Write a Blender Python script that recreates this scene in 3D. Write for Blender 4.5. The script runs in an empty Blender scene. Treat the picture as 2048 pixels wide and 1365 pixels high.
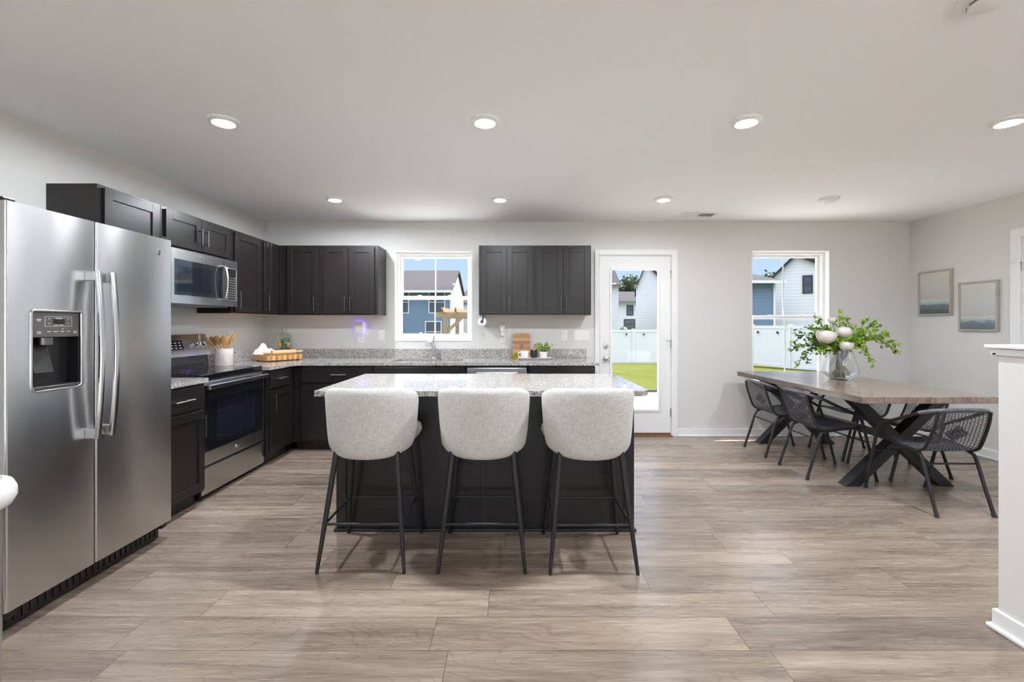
import bpy, bmesh, math, random
from mathutils import Vector, Matrix
random.seed(7)
PI = math.pi
SC = bpy.context.scene
COL = SC.collection

# ------------------------------------------------------------------ camera, sky, sun, exposure
cam_d = bpy.data.cameras.new('camera')
cam = bpy.data.objects.new('camera', cam_d); COL.objects.link(cam)
cam.location = (0.0, 0.0, 1.268)
cam.rotation_euler = (PI/2, 0, 0)
cam_d.sensor_width = 36.0
cam_d.lens = 890.0/2048.0*36.0
cam_d.shift_y = -32.5/2048.0
cam_d.clip_start = 0.05; cam_d.clip_end = 400
SC.camera = cam

world = bpy.data.worlds.new('sky'); SC.world = world
world.use_nodes = True
wn = world.node_tree.nodes; wl = world.node_tree.links
bg = wn['Background']
tc = wn.new('ShaderNodeTexCoord'); sx = wn.new('ShaderNodeSeparateXYZ'); rp = wn.new('ShaderNodeValToRGB')
wl.new(tc.outputs['Generated'], sx.inputs[0]); wl.new(sx.outputs['Z'], rp.inputs[0]); wl.new(rp.outputs[0], bg.inputs[0])
stops = [(0.0, (0.27, 0.32, 0.38)), (0.10, (0.19, 0.255, 0.37)), (0.24, (0.17, 0.25, 0.40)), (0.45, (0.85, 0.96, 1.12)), (0.80, (1.5, 1.58, 1.72))]
while len(rp.color_ramp.elements) < len(stops): rp.color_ramp.elements.new(0.5)
for e, (p, c) in zip(rp.color_ramp.elements, stops): e.position = p; e.color = (*c, 1)
bg.inputs[1].default_value = 1.0

sun_d = bpy.data.lights.new('sun', 'SUN'); sun_d.energy = 7.2; sun_d.angle = 0.01; sun_d.color = (1.0, 0.96, 0.9)
sun = bpy.data.objects.new('sun', sun_d); COL.objects.link(sun)
sun.location = (10, 10, 20)
sun.rotation_euler = Vector((-0.42, -0.16, -0.89)).to_track_quat('-Z', 'Y').to_euler()

SC.view_settings.view_transform = 'Standard'
SC.view_settings.look = 'None'
SC.view_settings.gamma = 1.0
SC.view_settings.use_curve_mapping = False
SC.view_settings.exposure = 1.62
SC.cycles.use_denoising = True
SC.cycles.max_bounces = 14
SC.cycles.diffuse_bounces = 6
SC.cycles.transparent_max_bounces = 24
SC.cycles.transmission_bounces = 12
SC.cycles.caustics_reflective = False
SC.cycles.caustics_refractive = False
SC.cycles.sample_clamp_indirect = 6.0

LAMP_STRENGTH = 380.0
FAR_LAMP_STRENGTH = 115.0

# ------------------------------------------------------------------ mesh helpers
class MB:
    def __init__(s): s.v = []; s.f = []; s.m = []; s.sm = []
    def add(s, verts, faces, mi=0, smooth=True):
        o = len(s.v); s.v.extend([tuple(p) for p in verts])
        for f in faces: s.f.append([i+o for i in f]); s.m.append(mi); s.sm.append(smooth)
        return s
    def box(s, x0, x1, y0, y1, z0, z1, mi=0, bev=0.0, seg=2):
        if x0 > x1: x0, x1 = x1, x0
        if y0 > y1: y0, y1 = y1, y0
        if z0 > z1: z0, z1 = z1, z0
        vs = [(x0,y0,z0),(x1,y0,z0),(x1,y1,z0),(x0,y1,z0),(x0,y0,z1),(x1,y0,z1),(x1,y1,z1),(x0,y1,z1)]
        fs = [(0,3,2,1),(4,5,6,7),(0,1,5,4),(1,2,6,5),(2,3,7,6),(3,0,4,7)]
        if bev <= 0: return s.add(vs, fs, mi, False)
        bm = bmesh.new()
        bv = [bm.verts.new(p) for p in vs]
        for f in fs: bm.faces.new([bv[i] for i in f])
        bmesh.ops.bevel(bm, geom=bm.edges[:], offset=bev, segments=seg, affect='EDGES', profile=0.5)
        bm.verts.index_update()
        s.add([v.co[:] for v in bm.verts], [[v.index for v in f.verts] for f in bm.faces], mi, seg > 3)
        bm.free(); return s
    def tube(s, path, r, seg=8, mi=0, closed=False, flat=1.0):
        P = [Vector(p) for p in path]; n = len(P)
        R = r if isinstance(r, (list, tuple)) else [r]*n
        T = []
        for i in range(n):
            a = P[i-1] if (i > 0 or closed) else P[i]
            b = P[(i+1) % n] if (i < n-1 or closed) else P[i]
            t = (b-a); T.append(t.normalized() if t.length > 1e-9 else Vector((0,0,1)))
        up = Vector((0,0,1)) if abs(T[0].z) < 0.9 else Vector((1,0,0))
        N = (up - T[0]*up.dot(T[0])).normalized()
        vs = []
        for i in range(n):
            N = (N - T[i]*N.dot(T[i]))
            N = N.normalized() if N.length > 1e-6 else T[i].orthogonal().normalized()
            B = T[i].cross(N)
            for k in range(seg):
                a = 2*PI*k/seg
                vs.append(P[i] + (N*math.cos(a)*flat + B*math.sin(a))*R[i])
        fs = []
        for i in range(n if closed else n-1):
            j = (i+1) % n
            for k in range(seg):
                l = (k+1) % seg
                fs.append((i*seg+k, i*seg+l, j*seg+l, j*seg+k))
        if not closed:
            fs.append(tuple(reversed(range(seg)))); fs.append(tuple((n-1)*seg+k for k in range(seg)))
        return s.add(vs, fs, mi)
    def lathe(s, prof, c=(0,0,0), seg=24, mi=0, axis='z', sx=1.0, sy=1.0):
        vs = []; fs = []
        for r, z in prof:
            for k in range(seg):
                a = 2*PI*k/seg; p = (r*math.cos(a)*sx, r*math.sin(a)*sy, z)
                if axis == 'x': p = (p[2], p[0], p[1])
                if axis == 'y': p = (p[0], -p[2], p[1])
                vs.append((c[0]+p[0], c[1]+p[1], c[2]+p[2]))
        n = len(prof)
        for i in range(n-1):
            for k in range(seg):
                l = (k+1) % seg
                fs.append((i*seg+k, i*seg+l, (i+1)*seg+l, (i+1)*seg+k))
        if prof[0][0] > 1e-5: fs.append(tuple(reversed(range(seg))))
        if prof[-1][0] > 1e-5: fs.append(tuple((n-1)*seg+k for k in range(seg)))
        return s.add(vs, fs, mi)
    def prism(s, poly, a0, a1, plane='xy', mi=0):
        n = len(poly)
        def mk(p, q):
            return {'xy': (p[0],p[1],q), 'xz': (p[0],q,p[1]), 'yz': (q,p[0],p[1])}[plane]
        vs = [mk(p, a0) for p in poly] + [mk(p, a1) for p in poly]
        fs = [tuple(reversed(range(n))), tuple(range(n, 2*n))]
        for i in range(n): j = (i+1) % n; fs.append((i, j, n+j, n+i))
        return s.add(vs, fs, mi)
    def ball(s, c, rx, ry, rz, seg=16, rings=10, mi=0, pw=1.0):
        prof = []
        vs = []; fs = []
        def sp(x): return math.copysign(abs(x)**pw, x)
        for i in range(rings+1):
            t = -PI/2 + PI*i/rings
            for k in range(seg):
                a = 2*PI*k/seg
                vs.append((c[0]+rx*sp(math.cos(t))*sp(math.cos(a)), c[1]+ry*sp(math.cos(t))*sp(math.sin(a)), c[2]+rz*sp(math.sin(t))))
        for i in range(rings):
            for k in range(seg):
                l = (k+1) % seg
                fs.append((i*seg+k, i*seg+l, (i+1)*seg+l, (i+1)*seg+k))
        return s.add(vs, fs, mi)
    def xf(s, M, start=0):
        for i in range(start, len(s.v)): s.v[i] = tuple(M @ Vector(s.v[i]))
        return s
    def build(s, name, mats, parent=None, world=False, loc=None, sharp=50, flat=False):
        if not isinstance(mats, (list, tuple)): mats = [mats]
        off = Vector((0,0,0))
        if loc is not None: off = Vector(loc)
        elif world and parent is not None:
            p = parent
            while p is not None: off += p.location; p = p.parent
        me = bpy.data.meshes.new(name)
        me.from_pydata([(Vector(v)-off)[:] for v in s.v], [], s.f)
        for m in mats: me.materials.append(m)
        me.polygons.foreach_set('material_index', s.m)
        me.polygons.foreach_set('use_smooth', [bool(q) and not flat for q in s.sm])
        bm = bmesh.new(); bm.from_mesh(me)
        bmesh.ops.remove_doubles(bm, verts=bm.verts[:], dist=1e-6)
        bmesh.ops.recalc_face_normals(bm, faces=bm.faces[:])
        bm.to_mesh(me); bm.free()
        if not flat:
            keep = [False]*len(me.polygons); me.polygons.foreach_get('use_smooth', keep)
            me.set_sharp_from_angle(angle=math.radians(sharp))
            me.polygons.foreach_set('use_smooth', keep)
        me.update()
        o = bpy.data.objects.new(name, me); COL.objects.link(o)
        if loc is not None: o.location = loc
        if parent is not None: o.parent = parent
        return o

def cr(pts, n=6):
    """smooth curve through the points"""
    P = [Vector(p) for p in pts]; out = []
    for i in range(len(P)-1):
        p0 = P[max(i-1,0)]; p1 = P[i]; p2 = P[i+1]; p3 = P[min(i+2,len(P)-1)]
        for k in range(n):
            t = k/n
            out.append(0.5*((2*p1)+(p2-p0)*t+(2*p0-5*p1+4*p2-p3)*t*t+(3*p1-p0-3*p2+p3)*t**3))
    out.append(P[-1]); return out

def thing(name, label, cat, loc=(0,0,0), rotz=0.0, group=None):
    o = bpy.data.objects.new(name, None); COL.objects.link(o)
    o.empty_display_size = 0.1
    o.location = loc; o.rotation_euler = (0,0,rotz)
    o['label'] = label; o['category'] = cat
    if group: o['group'] = group
    return o
def tag(o, label, cat, group=None):
    o['label'] = label; o['category'] = cat
    if group: o['group'] = group
    return o
def struct(o, label=None):
    o['kind'] = 'structure'
    if label: o['label'] = label
    return o
def dup(root, loc, rotz, label, group=None):
    r = root.copy(); COL.objects.link(r); r.location = loc; r.rotation_euler = (0,0,rotz)
    r['label'] = label
    if group: r['group'] = group
    for ch in list(root.children):
        c = ch.copy(); COL.objects.link(c); c.parent = r
        for g in list(ch.children):
            d = g.copy(); COL.objects.link(d); d.parent = c
    return r

# ------------------------------------------------------------------ materials
def srgb(r, g, b):
    f = lambda c: (c/255/12.92) if c/255 <= 0.04045 else ((c/255+0.055)/1.055)**2.4
    return (f(r), f(g), f(b), 1.0)
class NT:
    def __init__(s, name):
        s.m = bpy.data.materials.new(name); s.m.use_nodes = True
        s.n = s.m.node_tree.nodes; s.l = s.m.node_tree.links
        s.b = s.n['Principled BSDF']; s.out = s.n['Material Output']
    def set(s, sock, v):
        if hasattr(v, 'links') or isinstance(v, bpy.types.NodeSocket): s.l.new(v, sock)
        else: sock.default_value = v
    def P(s, **k):
        names = dict(color='Base Color', rough='Roughness', metal='Metallic', spec='Specular IOR Level', normal='Normal', coat='Coat Weight', coatr='Coat Roughness', aniso='Anisotropic', emit='Emission Color', es='Emission Strength', trans='Transmission Weight', ior='IOR', sheen='Sheen Weight', sss='Subsurface Weight', tang='Tangent', anrot='Anisotropic Rotation')
        for a, v in k.items(): s.set(s.b.inputs[names[a]], v)
        return s
    def math(s, op, a, b=None, c=None):
        n = s.n.new('ShaderNodeMath'); n.operation = op
        s.set(n.inputs[0], a)
        if b is not None: s.set(n.inputs[1], b)
        if c is not None: s.set(n.inputs[2], c)
        return n.outputs[0]
    def coord(s, which='Object'):
        return s.n.new('ShaderNodeTexCoord').outputs[which]
    def sep(s, v):
        n = s.n.new('ShaderNodeSeparateXYZ'); s.l.new(v, n.inputs[0]); return n.outputs
    def comb(s, x, y, z=0.0):
        n = s.n.new('ShaderNodeCombineXYZ')
        for i, v in enumerate((x, y, z)): s.set(n.inputs[i], v)
        return n.outputs[0]
    def mapping(s, v, scale=(1,1,1), loc=(0,0,0), rot=(0,0,0)):
        n = s.n.new('ShaderNodeMapping'); s.l.new(v, n.inputs[0])
        n.inputs['Scale'].default_value = scale; n.inputs['Location'].default_value = loc; n.inputs['Rotation'].default_value = rot
        return n.outputs[0]
    def noise(s, v, scale=5, detail=4, rough=0.5, dist=0.0, out=0):
        n = s.n.new('ShaderNodeTexNoise'); s.l.new(v, n.inputs['Vector'])
        n.inputs['Scale'].default_value = scale; n.inputs['Detail'].default_value = detail
        n.inputs['Roughness'].default_value = rough; n.inputs['Distortion'].default_value = dist
        return n.outputs[out]
    def voro(s, v, scale=5, feature='F1', out='Distance', rnd=1.0):
        n = s.n.new('ShaderNodeTexVoronoi'); n.feature = feature; s.l.new(v, n.inputs['Vector'])
        n.inputs['Scale'].default_value = scale; n.inputs['Randomness'].default_value = rnd
        return n.outputs[out]
    def white(s, v, dim='3D', out='Value'):
        n = s.n.new('ShaderNodeTexWhiteNoise'); n.noise_dimensions = dim
        s.set(n.inputs['W'] if dim == '1D' else n.inputs['Vector'], v)
        return n.outputs[out]
    def ramp(s, v, stops, interp='LINEAR'):
        n = s.n.new('ShaderNodeValToRGB'); s.l.new(v, n.inputs[0]); cr_ = n.color_ramp; cr_.interpolation = interp
        while len(cr_.elements) < len(stops): cr_.elements.new(0.5)
        for e_, (p, c) in zip(cr_.elements, stops):
            e_.position = p; e_.color = c if len(c) == 4 else (*c, 1)
        return n.outputs[0]
    def mix(s, f, a, b, mode='MIX'):
        n = s.n.new('ShaderNodeMix'); n.data_type = 'RGBA'; n.blend_type = mode
        s.set(n.inputs[0], f); s.set(n.inputs[6], a); s.set(n.inputs[7], b)
        return n.outputs[2]
    def bump(s, h, strength=0.2, dist=0.01):
        n = s.n.new('ShaderNodeBump'); n.inputs['Strength'].default_value = strength; n.inputs['Distance'].default_value = dist
        s.l.new(h, n.inputs['Height']); s.l.new(n.outputs[0], s.b.inputs['Normal'])
def mat(name, color, rough=0.5, metal=0.0, **k):
    t = NT(name); c = color if len(color) == 4 else (*color, 1)
    t.P(color=c, rough=rough, metal=metal, **k)
    # a faint irregularity of the finish
    t.set(t.b.inputs['Roughness'], t.math('ADD', t.math('MULTIPLY', t.noise(t.coord(), 14, 3), 0.06), max(rough-0.03, 0.0)))
    return t.m

M = {}
def mk_wall(name, col):
    t = NT(name); c = t.coord()
    t.P(color=(*col, 1), rough=0.75, spec=0.25)
    t.bump(t.noise(c, 180, 3), 0.04, 0.002); return t.m
M['wall'] = mk_wall('wall_paint', (0.70, 0.69, 0.668))
M['ceil'] = mk_wall('ceiling_paint', (0.90, 0.905, 0.91))
M['trim'] = mat('white_trim_paint', (0.84, 0.84, 0.835), 0.35)
M['vinyl'] = mat('white_window_vinyl', (0.86, 0.86, 0.85), 0.3)
M['plastic'] = mat('white_plastic', (0.82, 0.82, 0.80), 0.35)
M['black'] = mat('black_plastic', (0.012, 0.012, 0.013), 0.3)
M['darkmetal'] = mat('black_powder_coated_metal', (0.016, 0.016, 0.018), 0.38)
M['chrome'] = mat('chrome', (0.80, 0.80, 0.80), 0.12, 1.0)
M['nickel'] = mat('satin_nickel', (0.62, 0.60, 0.57), 0.28, 1.0)
M['ceramic'] = mat('white_glazed_ceramic', (0.82, 0.80, 0.77), 0.18)
M['grey_panel'] = mat('grey_control_panel', (0.16, 0.15, 0.14), 0.3, 0.6)
M['print'] = mat('white_print', (0.75, 0.75, 0.75), 0.5)
M['pull'] = mat('gunmetal_bar_pull', (0.16, 0.16, 0.165), 0.3, 1.0)
M['paddle'] = mat('dark_grey_plastic', (0.020, 0.019, 0.018), 0.6)
M['rubber'] = mat('black_rubber', (0.02, 0.02, 0.02), 0.6)
M['shelfwood'] = mat('pale_maple_underside', (0.50, 0.33, 0.18), 0.5)
M['oven_glass'] = mat('black_oven_glass', (0.008, 0.008, 0.010), 0.05, spec=0.7)
M['oven_window'] = mat('dark_tinted_oven_window', (0.010, 0.013, 0.020), 0.04, spec=0.8)
M['threshold'] = mat('bronze_threshold', (0.22, 0.12, 0.06), 0.4, 0.3)

def mk_cab():
    t = NT('espresso_cabinet_paint'); c = t.mapping(t.coord(), (3, 3, 40))
    t.P(color=t.ramp(t.noise(c, 2, 4), [(0.3, (0.0105, 0.0085, 0.0085)), (0.7, (0.017, 0.0135, 0.013))]), rough=0.33, spec=0.5)
    t.bump(t.noise(c, 6, 3), 0.03, 0.001); return t.m
M['cab'] = mk_cab()

def mk_steel(name, col=(0.64, 0.64, 0.65), r=0.26, horiz=True):
    t = NT(name); c = t.coord()
    g = t.noise(t.mapping(c, (2, 2, 900) if horiz else (900, 900, 2)), 1.0, 3)
    t.P(color=t.ramp(g, [(0.3, tuple(x*0.975 for x in col)), (0.7, col)]), metal=1.0, aniso=0.70, anrot=0.25,
        rough=t.math('ADD', t.math('MULTIPLY', g, 0.03), r-0.015))
    tn = t.n.new('ShaderNodeTangent'); tn.direction_type = 'RADIAL'; tn.axis = 'Z'
    t.l.new(tn.outputs[0], t.b.inputs['Tangent'])
    w = t.noise(t.mapping(c, (1.0, 2.2, 1.4)), 1.6, 2)
    t.bump(w, 0.10, 0.02)
    return t.m
M['steel'] = mk_steel('brushed_stainless_steel')
M['steel_bar'] = mat('polished_steel_handle', (0.66, 0.66, 0.66), 0.2, 1.0)
M['steel_dark'] = mat('dark_steel', (0.20, 0.195, 0.19), 0.3, 1.0)

def mk_granite():
    t = NT('speckled_granite'); c = t.coord()
    c = t.mix(0.012, c, t.noise(c, 60, 2, out=1))
    a = t.white(t.voro(c, 150, out='Color'))
    b = t.white(t.voro(c, 290, out='Color'))
    colA = t.ramp(a, [(0.0, (0.008, 0.008, 0.009)), (0.16, (0.06, 0.057, 0.055)), (0.30, (0.25, 0.235, 0.22)), (0.48, (0.48, 0.455, 0.42)), (0.70, (0.63, 0.61, 0.58))], 'CONSTANT')
    colB = t.ramp(b, [(0.0, (0.015, 0.015, 0.015)), (0.13, (0.27, 0.25, 0.235)), (0.36, (0.54, 0.52, 0.49)), (0.75, (0.66, 0.64, 0.615))], 'CONSTANT')
    t.P(color=t.mix(0.5, colA, colB), rough=0.09, spec=0.5); return t.m
M['granite'] = mk_granite()

def mk_floor():
    t = NT('wood_plank_floor'); x, y, z = t.sep(t.coord())
    v = t.math('DIVIDE', t.math('SUBTRACT', y, 1.731), 0.1975)
    row = t.math('FLOOR', v); fy = t.math('FRACT', v)
    hr = t.white(row, '1D')
    u = t.math('ADD', t.math('DIVIDE', x, 1.25), t.math('MULTIPLY', hr, 7.31))
    colx = t.math('FLOOR', u); fx = t.math('FRACT', u)
    wn_ = t.n.new('ShaderNodeTexWhiteNoise'); wn_.noise_dimensions = '2D'
    t.l.new(t.comb(row, colx), wn_.inputs['Vector'])
    pid = wn_.outputs['Value']; pcol = wn_.outputs['Color']
    pr, pg, pb = t.sep(pcol)
    off = t.math('MULTIPLY', pid, 53.0); off2 = t.math('MULTIPLY', pg, 31.0)
    vec1 = t.comb(t.math('ADD', t.math('MULTIPLY', x, 0.9), off), t.math('ADD', t.math('MULTIPLY', y, 11.0), off2), 0.0)
    g1 = t.noise(vec1, 1.3, 6, 0.55, 0.8)
    vec2 = t.comb(t.math('ADD', t.math('MULTIPLY', x, 5.0), off), t.math('MULTIPLY', y, 170.0), 0.0)
    g2 = t.noise(vec2, 1.0, 4, 0.6)
    # cathedral figure
    vec3 = t.comb(t.math('ADD', t.math('MULTIPLY', x, 1.3), off2), t.math('ADD', t.math('MULTIPLY', y, 6.0), off), 0.0)
    g3 = t.noise(vec3, 1.3, 2, 0.5, 0.4)
    rings = t.math('ABSOLUTE', t.math('SINE', t.math('MULTIPLY', g3, 46.0)))
    # knots
    vk = t.comb(t.math('ADD', t.math('MULTIPLY', x, 0.95), off), t.math('ADD', t.math('MULTIPLY', y, 3.4), off2), 0.0)
    kd = t.voro(t.mix(0.07, vk, t.noise(vk, 5, 3, out=1)), 1.0)
    knot = t.ramp(kd, [(0.0, (1, 1, 1)), (0.08, (0.6, 0.6, 0.6)), (0.24, (0, 0, 0))])
    base = t.ramp(g1, [(0.24, srgb(100, 85, 74)), (0.42, srgb(146, 129, 114)), (0.56, srgb(176, 160, 145)), (0.76, srgb(200, 188, 175))])
    base = t.mix(0.22, base, t.ramp(g2, [(0.34, srgb(104, 90, 79)), (0.64, srgb(198, 185, 172))]))
    base = t.mix(0.16, base, t.ramp(rings, [(0.0, srgb(100, 86, 74)), (0.5, srgb(190, 177, 162))]))
    tone = t.ramp(pid, [(0.0, (0.74, 0.72, 0.70)), (0.35, (0.92, 0.90, 0.88)), (0.7, (1.02, 1.02, 1.02)), (1.0, (1.14, 1.15, 1.16))])
    base = t.mix(1.0, base, tone, 'MULTIPLY')
    base = t.mix(t.math('MULTIPLY', pr, 0.55), base, t.mix(1.0, base, (1.06, 0.97, 0.87, 1), 'MULTIPLY'))
    base = t.mix(t.math('MULTIPLY', knot, 0.7), base, srgb(84, 70, 60))
    ey = t.math('MULTIPLY', t.math('MINIMUM', fy, t.math('SUBTRACT', 1.0, fy)), 0.1975)
    ex = t.math('MULTIPLY', t.math('MINIMUM', fx, t.math('SUBTRACT', 1.0, fx)), 1.25)
    ed = t.math('MINIMUM', ey, ex)
    joint = t.math('LESS_THAN', ed, 0.0013)
    base = t.mix(t.math('MULTIPLY', joint, 0.75), base, srgb(70, 56, 46))
    base = t.mix(1.0, base, (0.735, 0.73, 0.73, 1), 'MULTIPLY')
    t.P(color=base, rough=t.math('ADD', 0.19, t.math('MULTIPLY', g2, 0.14)), spec=0.5)
    t.bump(t.math('SUBTRACT', t.math('MULTIPLY', g2, 0.35), joint), 0.12, 0.002)
    return t.m
M['floor'] = mk_floor()

def mk_fabric(name, c0, c1):
    t = NT(name); c = t.coord()
    h = t.noise(t.mapping(c, (25, 25, 340)), 1, 2); w = t.noise(t.mapping(c, (340, 340, 25)), 1, 2)
    n = t.math('MULTIPLY', t.math('ADD', h, w), 0.5)
    big = t.noise(c, 90, 4, 0.7)
    t.P(color=t.ramp(t.math('ADD', t.math('MULTIPLY', n, 0.7), t.math('MULTIPLY', big, 0.3)), [(0.36, c0), (0.58, c1)]), rough=0.95, spec=0.15, sheen=0.2)
    t.bump(n, 0.35, 0.003); return t.m
M['fabric'] = mk_fabric('light_grey_woven_fabric', (0.46, 0.445, 0.425), (0.67, 0.655, 0.63))
M['towel'] = mk_fabric('white_cotton_cloth', (0.74, 0.72, 0.69), (0.86, 0.85, 0.83))

def mk_wood(name, c0, c1, axis=(1, 14, 14), rough=0.45, sc=2.0):
    t = NT(name); g = t.noise(t.mapping(t.coord(), axis), sc, 5, 0.6, 0.5)
    t.P(color=t.ramp(g, [(0.3, c0), (0.7, c1)]), rough=rough); return t.m
M['spoon'] = mk_wood('honey_wood', (0.46, 0.22, 0.07), (0.62, 0.35, 0.14), (14, 14, 2))
M['pinwood'] = mk_wood('pale_beech', (0.62, 0.43, 0.25), (0.74, 0.56, 0.36), (2, 14, 14))
M['timber'] = mk_wood('raw_pine_timber', (0.22, 0.145, 0.08), (0.31, 0.215, 0.13), (1, 8, 8))
M['pale_frame'] = mk_wood('champagne_wood_frame', (0.36, 0.33, 0.28), (0.46, 0.43, 0.37), (4, 4, 4), 0.4)

def mk_tabletop():
    t = NT('grey_oak_tabletop'); x, y, z = t.sep(t.coord('Object'))
    pl = t.math('FLOOR', t.math('DIVIDE', x, 0.16)); fr = t.math('FRACT', t.math('DIVIDE', x, 0.16))
    pid = t.white(pl, '1D')
    g = t.noise(t.comb(t.math('MULTIPLY', x, 14), t.math('ADD', t.math('MULTIPLY', y, 1.3), t.math('MULTIPLY', pid, 21)), t.math('MULTIPLY', z, 14)), 1.8, 6, 0.6, 0.5)
    c = t.ramp(g, [(0.25, srgb(112, 95, 84)), (0.5, srgb(146, 129, 117)), (0.8, srgb(170, 155, 143))])
    c = t.mix(1.0, c, t.ramp(pid, [(0, (0.86, 0.85, 0.84)), (1, (1.05, 1.05, 1.05))]), 'MULTIPLY')
    j = t.math('LESS_THAN', fr, 0.012)
    c = t.mix(t.math('MULTIPLY', j, 0.6), c, srgb(62, 50, 44))
    t.P(color=c, rough=0.17, spec=0.6); t.bump(g, 0.03, 0.002); return t.m
M['table'] = mk_tabletop()

def mk_stripes(name, cols, step, axis=0, rough=0.4):
    t = NT(name); s_ = t.sep(t.coord())
    q = t.math('FLOOR', t.math('DIVIDE', s_[axis], step)); r = t.math('ADD', t.math('FRACT', t.math('DIVIDE', q, float(len(cols)))), 0.02)
    n = len(cols)
    base = t.ramp(r, [(i/n, c) for i, c in enumerate(cols)], 'CONSTANT')
    g = t.noise(t.mapping(t.coord(), (6, 30, 30)), 3, 4)
    t.P(color=t.mix(0.25, base, t.mix(1.0, base, t.ramp(g, [(0.3, (0.6, 0.55, 0.5)), (0.7, (1.1, 1.1, 1.1))]), 'MULTIPLY')), rough=rough); return t.m
M['board'] = mk_stripes('striped_butcher_block', [(0.42, 0.17, 0.045), (0.66, 0.36, 0.12), (0.50, 0.22, 0.06), (0.72, 0.44, 0.17)], 0.028)
M['bamboo'] = mk_stripes('banded_bamboo', [(0.52, 0.25, 0.09), (0.36, 0.15, 0.05), (0.60, 0.33, 0.13), (0.45, 0.20, 0.07)], 0.032, 2)

def mk_crock():
    t = NT('white_textured_stoneware'); c = t.coord()
    b = t.voro(c, 70, 'F1')
    t.P(color=t.ramp(b, [(0.0, (0.80, 0.77, 0.73)), (0.6, (0.66, 0.62, 0.58))]), rough=0.5); t.bump(b, 0.5, 0.004); return t.m
M['crock'] = mk_crock()

def mk_glass(name, tint=(1, 1, 1), refl=1.0, ior=1.5):
    t = NT(name); t.n.remove(t.b)
    tr = t.n.new('ShaderNodeBsdfTransparent'); tr.inputs[0].default_value = (*tint, 1)
    gl = t.n.new('ShaderNodeBsdfGlossy'); gl.inputs['Roughness'].default_value = 0.02; gl.inputs[0].default_value = (1, 1, 1, 1)
    fr = t.n.new('ShaderNodeLayerWeight'); fr.inputs[0].default_value = 0.5
    f0 = ((ior-1)/(ior+1))**2
    mx = t.n.new('ShaderNodeMixShader'); f = t.math('MULTIPLY', t.math('ADD', f0, t.math('MULTIPLY', t.math('POWER', fr.outputs['Facing'], 4.0), 1-f0)), refl)
    t.l.new(f, mx.inputs[0]); t.l.new(tr.outputs[0], mx.inputs[1]); t.l.new(gl.outputs[0], mx.inputs[2]); t.l.new(mx.outputs[0], t.out.inputs[0])
    return t.m
M['pane'] = mk_glass('window_glass', (0.985, 0.99, 0.99), 0.25)
M['vase'] = mk_glass('clear_vase_glass', (0.94, 0.955, 0.955), 1.6, 1.7)
M['bottle'] = mk_glass('greenish_bottle_glass', (0.92, 0.95, 0.93), 1.2, 1.6)
M['mw_glass'] = mat('microwave_door_glass', (0.02, 0.022, 0.026), 0.04, spec=1.0)

def mk_emit(name, col, st):
    t = NT(name); t.P(color=(0.9, 0.9, 0.9, 1), emit=(*col, 1), es=st, rough=0.4); return t.m
M['lamp'] = mk_emit('lit_lamp_lens', (0.93, 0.98, 1.05), LAMP_STRENGTH)
M['lamp_far'] = mk_emit('lit_lamp_lens_far_circuit', (0.93, 0.98, 1.05), FAR_LAMP_STRENGTH)
M['violet'] = mk_emit('violet_night_light', (0.22, 0.12, 1.0), 2.6)
M['digit'] = mk_emit('lit_display_digits', (0.6, 0.8, 1.0), 0.8)

def mk_leaf(name, c0, c1, tr=0.25):
    t = NT(name); n = t.noise(t.coord(), 30, 2)
    col = t.ramp(n, [(0.35, c0), (0.65, c1)])
    t.P(color=col, rough=0.45, spec=0.4)
    tl = t.n.new('ShaderNodeBsdfTranslucent'); t.l.new(col, tl.inputs[0])
    mx = t.n.new('ShaderNodeMixShader'); mx.inputs[0].default_value = tr
    t.l.new(t.b.outputs[0], mx.inputs[1]); t.l.new(tl.outputs[0], mx.inputs[2]); t.l.new(mx.outputs[0], t.out.inputs[0])
    return t.m
M['leaf'] = mk_leaf('fresh_green_leaf', (0.20, 0.36, 0.03), (0.46, 0.62, 0.09), 0.35)
M['leaf_dark'] = mk_leaf('deep_green_leaf', (0.05, 0.13, 0.03), (0.14, 0.26, 0.06), 0.25)
M['tree_leaf'] = mk_leaf('tree_leaf', (0.018, 0.036, 0.012), (0.045, 0.075, 0.028), 0.2)
M['petal'] = mk_leaf('white_petal', (0.80, 0.75, 0.70), (0.88, 0.86, 0.82), 0.3)
M['twig'] = mat('brown_twig', (0.10, 0.06, 0.04), 0.7)
M['artichoke'] = mk_leaf('yellow_green_bract', (0.24, 0.26, 0.03), (0.60, 0.44, 0.04), 0.1)
M['lemon'] = mat('lemon_peel', (0.72, 0.40, 0.05), 0.45)

def mk_wicker():
    t = NT('charcoal_wicker'); c = t.coord()
    t.P(color=t.ramp(t.noise(c, 60, 2), [(0.3, (0.045, 0.045, 0.053)), (0.7, (0.13, 0.13, 0.155))]), rough=0.32, spec=0.7); return t.m
M['wicker'] = mk_wicker()

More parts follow.
